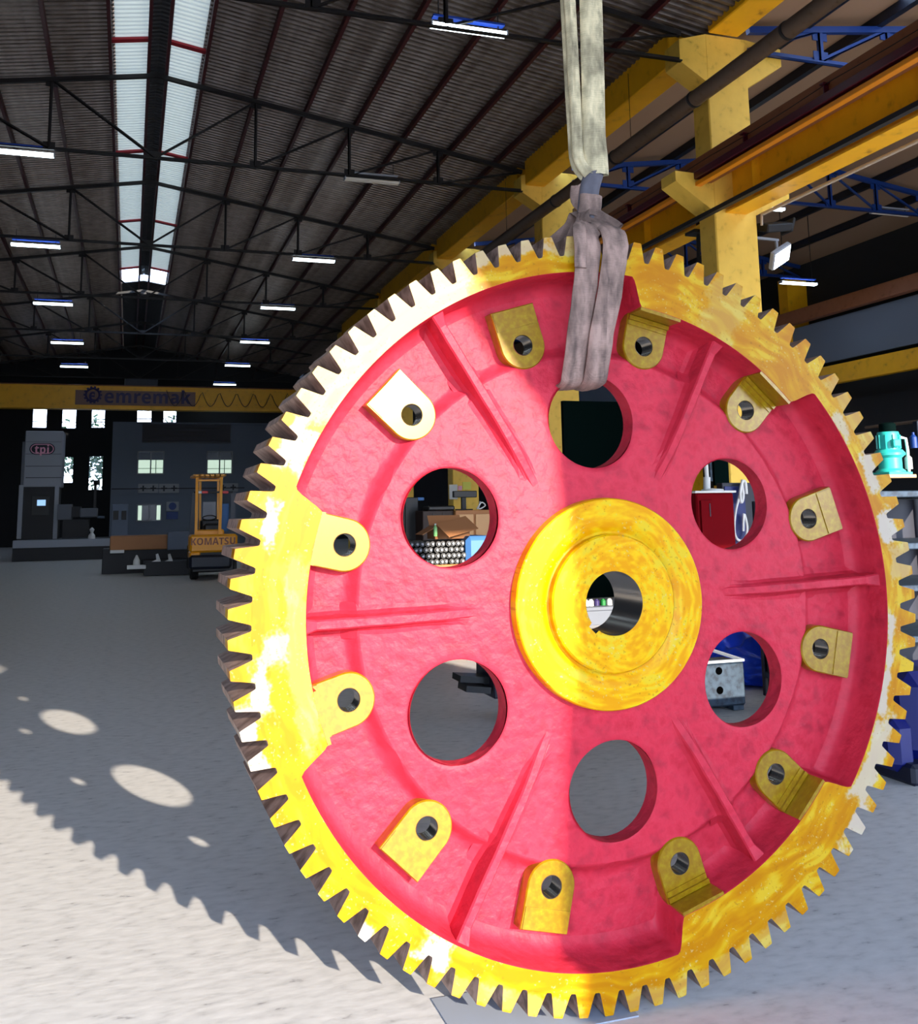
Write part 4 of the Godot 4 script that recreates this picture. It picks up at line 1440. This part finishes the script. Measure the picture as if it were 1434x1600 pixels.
	for i in 2:
		b = MB.new()
		b.prism([Vector2(-0.12, 0), Vector2(0.14, 0), Vector2(0.12, 0.06), Vector2(0.06, 0.22), Vector2(0.0, 0.2), Vector2(0.02, 0.06)], -0.05, 0.05)
		var s := put("white_bracket", b, M.white, self, Vector3(wcs[i].x, wcs[i].y, wcs[i].z))
		tag(s, ["white angled bracket on the dark base right of the pointed fitting", "white angled bracket nearer the forklift on the dark base"][i], "bracket", "white brackets")
	wb("base_shelf", M.charcoal, lb, 0.433, 1.691, 0.013, 0.378, -30.2, -28.5)
	var cab := thing("control_cabinet", "grey control cabinet at the left corner of the office", "cabinet", Vector3(-0.6, 0, -45))
	wb("body", M.office, cab, -0.665, -0.015, 0.58, 2.08, -45, -44, 0.02)
	wb("door_window", M.black, cab, -0.606, -0.394, 1.448, 1.817, -44, -43.97)
	wb("door_window", M.black, cab, -0.28, -0.092, 1.442, 1.812, -44, -43.97)
	build_forklift()


func build_forklift() -> void:
	var z := -26.0
	var o := thing("forklift", "yellow forklift seen from behind near the office", "forklift", Vector3(1.95, 0, -26.6))
	var b := MB.new()
	var cwx := [[1.47, 2.633, 0.674, 1.114]]
	b = MB.new()
	b.bb(cwx[0][0], cwx[0][1], cwx[0][2], cwx[0][3], -26.9, -26.0, 0.05)
	b.bb(cwx[0][0], cwx[0][0] + 0.26, cwx[0][2] - 0.16, cwx[0][2] + 0.02, -26.9, -26.02, 0.03)
	var cw := wp("counterweight", b, M.truck_yellow, o)
	words("KOMATSU", 0.17, 0.01, M.brown_beam, cw, Vector3(2.03, 0.944, -25.985))
	wb("chassis", M.black, o, 1.528, 2.572, 0.182, 0.812, -28.4, -26.1, 0.03)
	wb("bumper", M.dark_blue, o, 1.46, 2.489, 0.273, 0.618, -26.3, -25.9, 0.06)
	wb("dashboard", M.black, o, 1.804, 2.335, 1.072, 1.48, -27.6, -27.2, 0.04)
	wb("seat", M.black, o, 1.83, 2.251, 1.085, 1.385, -27.0, -26.6, 0.06)
	b = MB.new()
	var c := Vector3(2.007, 1.526, -27.1)
	var ring := []
	for k in 24: ring.append(c + Vector3(cos(TAU * k / 24) * 0.17, sin(TAU * k / 24) * 0.06, sin(TAU * k / 24) * 0.15))
	b.tube(ring, 0.014, 6, true)
	wp("steering_wheel", b, M.black, o)
	for e in [[Vector3(1.621, 1.107, -26.2), Vector3(1.632, 2.551, -26.4)], [Vector3(2.202, 1.093, -26.2), Vector3(2.239, 2.548, -26.4)]]:
		b = MB.new()
		b.bar(e[0], e[1], 0.07, 0.07)
		wp("overhead_post", b, M.truck_yellow, o)
	for e in [[Vector3(1.818, 1.106, -27.8), Vector3(1.803, 2.565, -27.8)], [Vector3(2.285, 1.095, -27.8), Vector3(2.274, 2.562, -27.8)]]:
		b = MB.new()
		b.bar(e[0], e[1], 0.06, 0.06)
		wp("overhead_post", b, M.truck_yellow, o)
	b = MB.new()
	var g := [[1.561, 2.326, 2.576, 2.629]]
	b.bb(g[0][0], g[0][1], g[0][2], g[0][3], -26.4, -26.3); b.bb(g[0][0], g[0][1], g[0][2], g[0][3], -27.9, -27.8)
	for k in 7:
		var x: float = lerpf(g[0][0], g[0][1], k / 6.0)
		b.bb(x - 0.02, x + 0.02, g[0][2], g[0][3], -27.9, -26.3)
	wp("overhead_guard", b, M.truck_yellow, o)
	wb("cross_bar", M.truck_yellow, o, 1.618, 2.257, 2.45, 2.503, -26.45, -26.38)
	wb("cross_bar", M.charcoal, o, 1.561, 2.536, 2.153, 2.196, -26.45, -26.38)
	wb("tail_lamp", M.red_plastic, o, 1.76, 1.904, 2.142, 2.208, -26.4, -26.32)
	wb("tail_lamp", M.red_plastic, o, 2.237, 2.414, 2.136, 2.203, -26.4, -26.32)
	wb("indicator", M.white, o, 1.618, 1.746, 2.143, 2.209, -26.4, -26.32)
	for e in [[Vector3(1.627, 1.07, -28.2), Vector3(1.686, 2.199, -28.2)], [Vector3(2.728, 1.044, -28.2), Vector3(2.709, 2.189, -28.2)]]:
		b = MB.new()
		b.bar(e[0], e[1], 0.05, 0.12)
		wp("mast_rail", b, M.grey, o)
	wb("load_screen", M.light_blue, o, 2.439, 2.625, 1.146, 1.898, -28.5, -28.4)
	wb("load_screen", M.pale_grey, o, 1.924, 2.276, 1.466, 1.958, -28.5, -28.4)
	for x in [Vector3(1.61, 0.321, -26.5), Vector3(2.545, 0.29, -26.5), Vector3(1.713, 0.236, -28.2), Vector3(2.709, 0.204, -28.2)]:
		b = MB.new()
		b.lathe([Vector2(0.02, -0.1), Vector2(0.26, -0.1), Vector2(0.29, -0.07), Vector2(0.29, 0.07), Vector2(0.26, 0.1), Vector2(0.02, 0.1)], Transform3D(Basis(Vector3.UP, PI / 2), Vector3(x.x, 0.29, x.z)), 24, true)
		wp("wheel", b, M.black, o)
	wb("engine_hood", M.truck_yellow, o, 1.63, 2.331, 1.022, 1.231, -27.0, -26.4, 0.03)


# ---------------------------------------------------------------- things round and behind the gear
func build_floor_things() -> void:
	var b := MB.new()
	# sheet under the gear
	b.bb(1.02, 1.62, 0.0, 0.004, -3.5, -3.16)
	tag(put("floor_sheet", b, M.pale_grey), "thin pale sheet on the floor under the lowest gear teeth", "sheet")
	# rack at the right edge
	var r := thing("storage_rack", "dark blue steel storage rack at the right edge behind the gear teeth", "rack", Vector3(5.9, 0, -6.8), 0)
	for x in [5.02, 6.7]:
		for z in [-7.2, -6.4]:
			wb("upright", M.dark_blue, r, x - 0.03, x + 0.03, 0, 2.35, z - 0.03, z + 0.03)
	for y in [0.28, 0.62, 1.0, 1.32, 1.72, 2.0]:
		if y > 1.9: continue
		wb("shelf", M.slate_steel, r, 4.98, 6.74, y - 0.05, y, -7.25, -6.36)
	wb("added_back_panel", M.navy, r, 5.0, 6.72, 0.08, 1.66, -7.32, -7.28)  # added to hide the sunlit floor behind the rack
	# motor
	var mo := thing("electric_motor", "turquoise electric motor standing on the top shelf of the rack", "motor", Vector3(5.835, 1.851, -6.6))
	var up := Basis(Vector3.RIGHT, -PI / 2)
	b = MB.new()
	b.lathe([Vector2(0.085, 0.20), Vector2(0.085, 0.33), Vector2(0.08, 0.345), Vector2(0.001, 0.345)], Transform3D(up, Vector3.ZERO), 24)
	put("body", b, M.turquoise, mo)
	for k in 10:
		b = MB.new()
		var a := TAU * k / 10
		b.box(Vector3(cos(a) * 0.088, 0.265, sin(a) * 0.088), Vector3(0.012, 0.11, 0.006), Basis(Vector3.UP, -a))
		put("cooling_fin", b, M.turquoise, mo)
	bx("terminal_box", M.turquoise, mo, -0.05, 0.02, 0.22, 0.28, 0.075, 0.12, 0.008)
	b = MB.new()
	b.lathe([Vector2(0.12, 0.155), Vector2(0.12, 0.175), Vector2(0.10, 0.20), Vector2(0.08, 0.20)], Transform3D(up, Vector3.ZERO), 24)
	put("flange", b, M.turquoise, mo)
	b = MB.new()
	b.lathe([Vector2(0.115, 0.015), Vector2(0.115, 0.03), Vector2(0.09, 0.05), Vector2(0.09, 0.135), Vector2(0.115, 0.155)], Transform3D(up, Vector3.ZERO), 24)
	put("gear_case", b, M.turquoise, mo)
	bx("foot_plate", M.turquoise, mo, -0.12, 0.11, 0.0, 0.02, -0.1, 0.12, 0.004)
	b = MB.new()
	b.tube([Vector3(0.075, 0.30, 0.05), Vector3(0.12, 0.29, 0.06), Vector3(0.13, 0.2, 0.06), Vector3(0.10, 0.02, 0.09)], 0.012, 8)
	put("cable", b, M.white, mo)
	b = MB.new()
	b.lathe([Vector2(0.065, 0.345), Vector2(0.065, 0.41), Vector2(0.05, 0.42), Vector2(0.001, 0.42)], Transform3D(up, Vector3.ZERO), 20)
	put("fan_cover", b, M.dark_green, mo)
	var board := MB.new()
	board.bb(5.604, 5.953, 1.823, 1.85, -6.8, -6.45, 0.004)
	tag(put("mounting_board", board, M.pale_wood), "pale board under the turquoise motor", "board")
	for i in 2:
		b = MB.new()
		var bp: Vector3 = [Vector3(6.018, 1.897, -6.6), Vector3(6.18, 2.075, -6.7)][i]
		b.lathe([Vector2(0.03, 0), Vector2(0.03, 0.09), Vector2(0.012, 0.11), Vector2(0.012, 0.13), Vector2(0.001, 0.13)], Transform3D(up, bp), 12)
		tag(put("can", b, [M.white, M.blue][i]), ["white bottle on the rack beside the turquoise motor", "small blue can behind the turquoise motor"][i], "container")
	for i in 3:
		var bs: Vector3 = [Vector3(5.35, 0.62, -6.75), Vector3(5.5, 1.0, -6.75), Vector3(5.3, 0.28, -6.75)][i]
		b = MB.new()
		b.bb(bs.x - 0.22, bs.x + 0.25, bs.y, bs.y + 0.2, bs.z - 0.2, bs.z + 0.25, 0.02)
		b.bb(bs.x - 0.2, bs.x + 0.23, bs.y + 0.14, bs.y + 0.22, bs.z - 0.18, bs.z + 0.23, 0.02)
		tag(put("storage_bin", b, [M.cherry, M.navy, M.dark_blue][i]), ["dark red storage bin on a middle shelf of the rack", "navy storage bin on the upper middle shelf of the rack", "dark blue storage bin on the lowest shelf of the rack"][i], "bin")
	# blue machine cover in front of the rack
	var bc := thing("blue_cover", "glossy royal blue machine cover on the floor at the right edge", "cover", Vector3(4.75, 0, -5.2))
	b = MB.new()
	b.bb(4.42, 5.6, 0.10, 0.62, -5.5, -5.0, 0.08)
	wp("shell", b, M.royal, bc)
	wb("base", M.navy, bc, 4.36, 5.65, 0, 0.12, -5.6, -4.95, 0.02)
	wb("side_step", M.royal, bc, 4.30, 4.48, 0.06, 0.36, -5.4, -5.02, 0.05)
	wb("white_panel", M.white, bc, 4.72, 4.95, 0.10, 0.30, -5.0, -4.97)
	# steel block and tarpaulin behind the lower right hole
	var sb := thing("steel_block", "scuffed blue grey steel box section standing on the floor behind the lower right hole", "steel block", Vector3(4.611, 0, -7.214))
	var o0 := Vector3(4.611, 0, -7.214)
	b = MB.new()
	b.bb(-0.36, 0.16, 0.04, 0.38, -0.3, 0.0, 0.015)
	put("body", b, M.slate_steel, sb)
	b = MB.new()
	b.bar(Vector3(-0.36, 0.39, -0.01), Vector3(0.16, 0.39, -0.01), 0.03, 0.02)
	b.bar(Vector3(0.15, 0.39, -0.01), Vector3(-0.02, 0.46, -0.3), 0.03, 0.02)
	put("rim", b, M.pale_grey, sb)
	for y in [0.17, 0.32]:
		b = MB.new()
		b.tube([Vector3(-0.08, y, -0.005), Vector3(-0.08, y, 0.004)], 0.03, 14)
		put("bolt_hole", b, M.void, sb)
	for x in [-0.30, 0.10]:
		bx("foot", M.slate_steel, sb, x - 0.05, x + 0.05, 0, 0.04, -0.28, -0.02)
	var tp := thing("tarpaulin", "crumpled bright blue tarpaulin heaped behind the steel block", "tarpaulin", Vector3(5.72, 0, -8.5))
	var rows := []
	var nz := noise(77, 1.6, 3, FastNoiseLite.TYPE_SIMPLEX)
	for i in 19:
		var row := []
		for j in 40:
			var a := PI * 2.0 * j / 40.0
			var f := i / 18.0
			var q := nz.get_noise_3d(cos(a) * 1.3, f * 2.2, sin(a) * 1.3)
			var rr := (1.15 - 0.25 * f) * pow(maxf(1.0 - pow(f, 3.2), 0.0), 0.5) + q * 0.28 * (1.0 - f)
			row.append(Vector3(cos(a) * rr * 0.62, 0.02 + f * 0.46 + q * 0.16 * f, sin(a) * rr * 0.5))
		rows.append(row)
	b = MB.new()
	b.grid(rows, true, true)
	put("sheet", b, M.tarp, tp)
	b = MB.new()
	for k in 3:
		b.bar(Vector3(-0.45 + k * 0.05, 0.02 + k * 0.03, 0.86 - k * 0.05), Vector3(0.7, 0.02 + k * 0.03, 0.84 - k * 0.05), 0.04, 0.026)
	tag(put("steel_bars", b, M.pale_grey, self, Vector3(5.72, 0, -8.5)), "pale steel flat bars on the floor before the blue tarpaulin", "bars", "", "stuff")
	# behind the upper right hole: red cabinet, blue board with a white hose
	var rc := thing("tool_cabinet", "dark red tool cabinet behind the upper right hole", "cabinet", Vector3(7.4, 0, -12.3))
	var rcx := [[7.329, 7.619, 1.025, 1.812]]
	wb("body", M.cherry, rc, rcx[0][0], 7.92, 0.0, 1.80, -12.8, -12.0, 0.02)
	wb("top", M.white, rc, rcx[0][0] - 0.03, 7.95, 1.80, 1.83, -12.83, -11.97)
	wb("door", M.cherry, rc, rcx[0][0] + 0.05, rcx[0][1] - 0.06, 0.1, 1.70, -12.0, -11.97)
	wb("label_plate", M.grey, rc, rcx[0][0] + 0.18, rcx[0][1] - 0.1, 1.48, 1.66, -11.97, -11.955)
	var pp := thing("white_standpipe", "white standpipe rising behind the red tool cabinet", "pipe", Vector3(7.815, 1.83, -12.5))
	b = MB.new()
	b.tube([Vector3(0, 0, 0), Vector3(0.01, 0.2, 0)], 0.05, 12)
	b.tube([Vector3(0.01, 0.2, 0), Vector3(0, 0.75, 0)], 0.03, 12)
	put("tube", b, M.white, pp)
	var cl := MB.new()
	cl.lathe([Vector2(0.16, 0.0), Vector2(0.15, 0.025), Vector2(0.001, 0.04)], Transform3D(up, Vector3(7.78, 1.83, -12.3)), 14)
	tag(put("rag", cl, M.white), "white rag lying on the red tool cabinet", "rag")
	var bb_ := thing("blue_board", "dark blue upright board with a white hose hung on it", "board", Vector3(8.5, 0, -12.6))
	wb("panel", M.navy, bb_, 8.13, 8.95, 0, 1.95, -12.75, -12.6, 0.01)
	wb("edge_strip", mat("deep_blue", Color(0.02, 0.10, 0.38), 0.5), bb_, 8.16, 8.5, 0.2, 1.9, -12.6, -12.585)
	b = MB.new()
	var hp := [Vector3(8.46, 1.97, -12.57), Vector3(8.345, 1.758, -12.5), Vector3(8.266, 1.531, -12.5), Vector3(8.23, 1.306, -12.5), Vector3(8.252, 1.17, -12.5), Vector3(8.334, 1.123, -12.5), Vector3(8.412, 1.184, -12.5), Vector3(8.444, 1.329, -12.5), Vector3(8.402, 1.502, -12.5), Vector3(8.375, 1.258, -12.5)]
	b.tube(smooth(hp, 5), 0.018, 8)
	b.tube(smooth([Vector3(8.401, 1.986, -12.48), Vector3(8.346, 1.803, -12.48), Vector3(8.358, 1.666, -12.48), Vector3(8.396, 1.757, -12.48), Vector3(8.387, 1.94, -12.48), Vector3(8.442, 1.958, -12.48), Vector3(8.451, 1.784, -12.48)], 5), 0.022, 8)
	tag(put("white_hose", b, M.white), "white hose looped over the blue board behind the upper right hole", "hose")
	var ns := thing("column_notice", "dark notice plate on the nearest yellow column above the red cabinet", "sign", Vector3(8.977, 2.201, -13.9))
	bx("plate", M.dark_green, ns, -0.13, 0.13, -0.26, 0.16, -0.07, 0.0)
	# window with green frame seen through the upper right hole
	var gw := thing("green_partition", "dark green partition with pale glazing behind the tool cabinet", "partition", Vector3(8.0, 0, -16.5))
	wb("panel", M.dark_green, gw, 7.6, 9.1, 0, 3.6, -17.0, -16.9)
	wb("glazing", M.slate_steel, gw, 10.622, 10.683, 2.089, 2.482, -16.9, -16.85)
	wb("rail", M.slate_steel, gw, 7.6, 9.1, 2.0, 2.1, -16.9, -16.82)
	build_bench_area(up)


func build_bench_area(up: Basis) -> void:
	var b := MB.new()
	# cupboard and desk behind the upper left hole
	var cb := thing("wooden_cupboard", "wooden cupboard with pale doors behind the upper left hole", "cupboard", Vector3(5.5, 0, -16.4))
	var x := [[5.197, 6.099, 1.62, 1.634]]
	wb("body", M.wood, cb, x[0][0], x[0][1], 0.0, 1.62, -16.6, -16.05, 0.01)
	var xm := lerpf(x[0][0], x[0][1], 0.36)
	wb("door", M.pale_wood, cb, x[0][0] + 0.05, xm - 0.02, 0.1, 1.55, -16.05, -16.02)
	wb("door", M.pale_wood, cb, xm + 0.02, x[0][1] - 0.05, 0.1, 1.55, -16.05, -16.02)
	var db := thing("dark_sideboard", "dark brown sideboard left of the pale wooden cupboard", "cupboard", Vector3(4.8, 0, -16.6))
	var dx := [[4.652, 5.197, 1.623, 1.632]]
	wb("body", M.dark_wood, db, dx[0][0], dx[0][1], 0.0, 1.62, -16.7, -16.15, 0.01)
	for f in [0.33, 0.66]:
		wb("seam", M.black, db, lerpf(dx[0][0], dx[0][1], f) - 0.01, lerpf(dx[0][0], dx[0][1], f) + 0.01, 0.1, 1.58, -16.15, -16.14)
	var bl := thing("black_cabinet", "tall black cabinet left of the dark sideboard", "cabinet", Vector3(4.2, 0, -17))
	var lx := [[4.106, 4.707, 1.17, 1.804]]
	wb("body", M.black, bl, lx[0][0], lx[0][1], 0, 1.85, -17.3, -16.6, 0.01)
	wb("door_line", M.charcoal, bl, lerpf(lx[0][0], lx[0][1], 0.6), lerpf(lx[0][0], lx[0][1], 0.6) + 0.015, 0.1, 1.8, -16.6, -16.585)
	var mo := thing("monitor", "black monitor standing on the wooden cupboard", "monitor", Vector3(5.35, 1.62, -16.3))
	wb("screen", M.black, mo, 5.222, 5.644, 1.833, 1.945, -16.3, -16.22, 0.01)
	wb("stand", M.charcoal, mo, 5.38, 5.46, 1.62, 1.85, -16.32, -16.26)
	wb("foot", M.charcoal, mo, 5.3, 5.56, 1.62, 1.64, -16.4, -16.2)
	var kb := MB.new()
	kb.bb(4.75, 5.22, 1.62, 1.70, -16.5, -16.15, 0.02)
	tag(put("black_case", kb, M.black), "flat black case lying on the cupboards under the monitor", "case")
	var ph := MB.new()
	ph.bb(4.674, 4.857, 1.796, 1.853, -16.9, -16.75, 0.01)
	tag(put("blue_white_box", ph, M.light_blue), "small blue and white box on the black cabinet", "box")
	b = MB.new()
	b.tube(smooth([Vector3(5.629, 1.639, -16.2), Vector3(5.729, 1.746, -16.25), Vector3(5.798, 1.691, -16.25), Vector3(5.663, 1.638, -16.2), Vector3(5.724, 1.758, -16.3)], 5), 0.012, 6)
	tag(put("white_cable", b, M.white), "white cable lying on the pale wooden cupboard", "cable")
	for i in 3:
		b = MB.new()
		var r: Array = [[9.069, 9.322, 1.936, 2.373], [9.349, 9.468, 2.199, 2.333], [9.492, 9.751, 2.215, 2.446]][i]
		b.bb(r[0], r[1], r[2], r[3], -28.6, -28.57)
		tag(put("paper_notice", b, [M.white, M.pink_paper, M.yellow_paper][i]), ["white paper notice on the third yellow column", "small pink note on the third yellow column", "yellow paper notice on the third yellow column"][i], "notice", "papers on the column")
	# pile of threaded bars on a wooden pallet box
	var pr := thing("bar_rack", "wooden trestle carrying stacked dark bars with bright ends", "rack", Vector3(3.3, 0, -11.2))
	var px := [[2.968, 3.649, 1.112, 1.132]]
	var ytop: float = 1.02
	for e in [px[0][0] + 0.06, px[0][1] - 0.06]:
		wb("leg", M.wood, pr, e - 0.05, e + 0.05, 0, ytop - 0.09, -11.55, -11.45)
		wb("leg", M.wood, pr, e - 0.05, e + 0.05, 0, ytop - 0.09, -11.08, -10.98)
	wb("deck", M.wood, pr, px[0][0], px[0][1], ytop - 0.09, ytop, -11.6, -10.95, 0.01)
	var rng := RandomNumberGenerator.new()
	rng.seed = 5
	var w: float = px[0][1] - px[0][0]
	var proto: Node3D = null
	for row in 4:
		for k in 11:
			var at := Vector3(px[0][0] + 0.04 + w * k / 11.3 + (0.02 if row % 2 else 0.0), ytop + 0.034 + row * 0.066, -10.98 + rng.randf() * 0.06)
			if proto == null:
				proto = thing("steel_bar", "dark round steel bar with a bright sawn end in the stack on the trestle", "bar", at, 0, "steel bars stacked on the trestle")
				b = MB.new()
				b.tube([Vector3(0, 0, -0.6), Vector3(0, 0, 0)], 0.031, 10)
				put("shank", b, M.black, proto)
				b = MB.new()
				b.tube([Vector3(0, 0, 0), Vector3(0, 0, 0.02)], 0.014, 10)
				put("sawn_end", b, M.pale_grey, proto)
			else:
				dup(proto, "steel_bar", at, "dark round steel bar with a bright sawn end in the stack on the trestle")
	var ct := thing("carton", "open brown cardboard carton tilted on top of the stacked bars", "carton", Vector3(3.55, 1.30, -11.25))
	b = MB.new()
	b.box(Vector3(0, 0.07, 0), Vector3(0.42, 0.14, 0.32), Basis.IDENTITY, 0.004)
	put("body", b, M.carton, ct)
	b = MB.new()
	b.box(Vector3(0.04, 0.14, 0.22), Vector3(0.42, 0.008, 0.26), Basis(Vector3.RIGHT, deg_to_rad(36)) * Basis(Vector3.UP, 0.35))
	put("flap", b, M.carton, ct)
	b = MB.new()
	b.box(Vector3(-0.28, 0.10, 0.04), Vector3(0.20, 0.008, 0.3), Basis(Vector3.BACK, deg_to_rad(28)))
	put("flap", b, M.carton, ct)
	b = MB.new()
	b.box(Vector3(0.0, 0.20, -0.14), Vector3(0.40, 0.16, 0.008), Basis(Vector3.RIGHT, deg_to_rad(-35)))
	put("flap", b, M.carton, ct)
	var bt := thing("green_bottle", "pale green plastic bottle standing left of the carton", "bottle", Vector3(3.301, 1.337, -10.95))
	b = MB.new()
	b.lathe([Vector2(0.022, 0), Vector2(0.024, 0.03), Vector2(0.022, 0.10), Vector2(0.010, 0.118), Vector2(0.010, 0.128)], Transform3D(up, Vector3.ZERO), 14)
	put("body", b, M.green_bottle, bt)
	b = MB.new()
	b.lathe([Vector2(0.012, 0.125), Vector2(0.012, 0.142), Vector2(0.001, 0.143)], Transform3D(up, Vector3.ZERO), 12)
	put("cap", b, M.white, bt)
	var bin := thing("blue_bin", "light blue plastic bin right of the stacked bars", "bin", Vector3(4.2, 0, -11))
	var bxx := [[3.658, 4.005, 0.947, 1.33]]
	b = MB.new()
	b.bb(bxx[0][0], bxx[0][1], 0.35, bxx[0][3], -11.5, -10.9, 0.05)
	wp("tub", b, M.light_blue, bin)
	wb("stand", M.charcoal, bin, bxx[0][0] + 0.05, bxx[0][1] - 0.05, 0, 0.36, -11.4, -11.0)
	# table with bottles seen through the bore
	var tb := thing("work_table", "white topped work table seen through the hub bore", "table", Vector3(6.2, 0, -13))
	var tx := [[5.996, 6.672, -0.131, 0.224]]
	var ty: float = 0.26
	wb("top", M.grey, tb, tx[0][0] - 0.3, tx[0][1] + 0.3, 0.20, 0.25, -13.6, -13.0)
	wb("apron", M.grey, tb, tx[0][0] - 0.28, tx[0][1] + 0.28, 0.0, 0.20, -13.55, -13.03)
	var cols := [M.white, M.white, M.violet, M.green, M.white]
	var cn := ["white jar at the left on the low white table", "second white jar on the low white table", "purple can on the low white table", "green can on the low white table", "white jar at the right on the low white table"]
	var pv := [Vector3(6.19, 0.233, -13.1), Vector3(6.269, 0.229, -13.1), Vector3(6.359, 0.225, -13.1), Vector3(6.459, 0.221, -13.1), Vector3(6.559, 0.216, -13.1)]
	for i in 5:
		b = MB.new()
		b.lathe([Vector2(0.04, 0), Vector2(0.04, 0.07), Vector2(0.025, 0.08), Vector2(0.025, 0.09), Vector2(0.001, 0.09)], Transform3D(up, Vector3(pv[i].x, 0.25, -13.2)), 14)
		tag(put("jar", b, cols[i]), cn[i], "jar", "jars on the low table")
	# dark assembly seen at the top of the lower left hole
	var ds := thing("pallet_fork", "pair of dark steel forks lying beyond the lower left hole", "forks", Vector3(2.974, 0, -8.742))
	for i in 2:
		var f0: Vector3 = [Vector3(2.382, 0.385, -7.4), Vector3(2.394, 0.33, -7.3)][i]
		var f1: Vector3 = [Vector3(2.622, 0.36, -7.4), Vector3(2.585, 0.304, -7.3)][i]
		b = MB.new()
		b.bar(f0, f1, 0.2, 0.045)
		wp("fork", b, M.black, ds)
	wb("carriage", M.navy, ds, 2.607, 2.756, 0.242, 0.462, -7.6, -7.2, 0.01)
	wb("wheel_block", M.black, ds, 2.95, 3.2, 0, 0.25, -7.55, -7.25, 0.01)
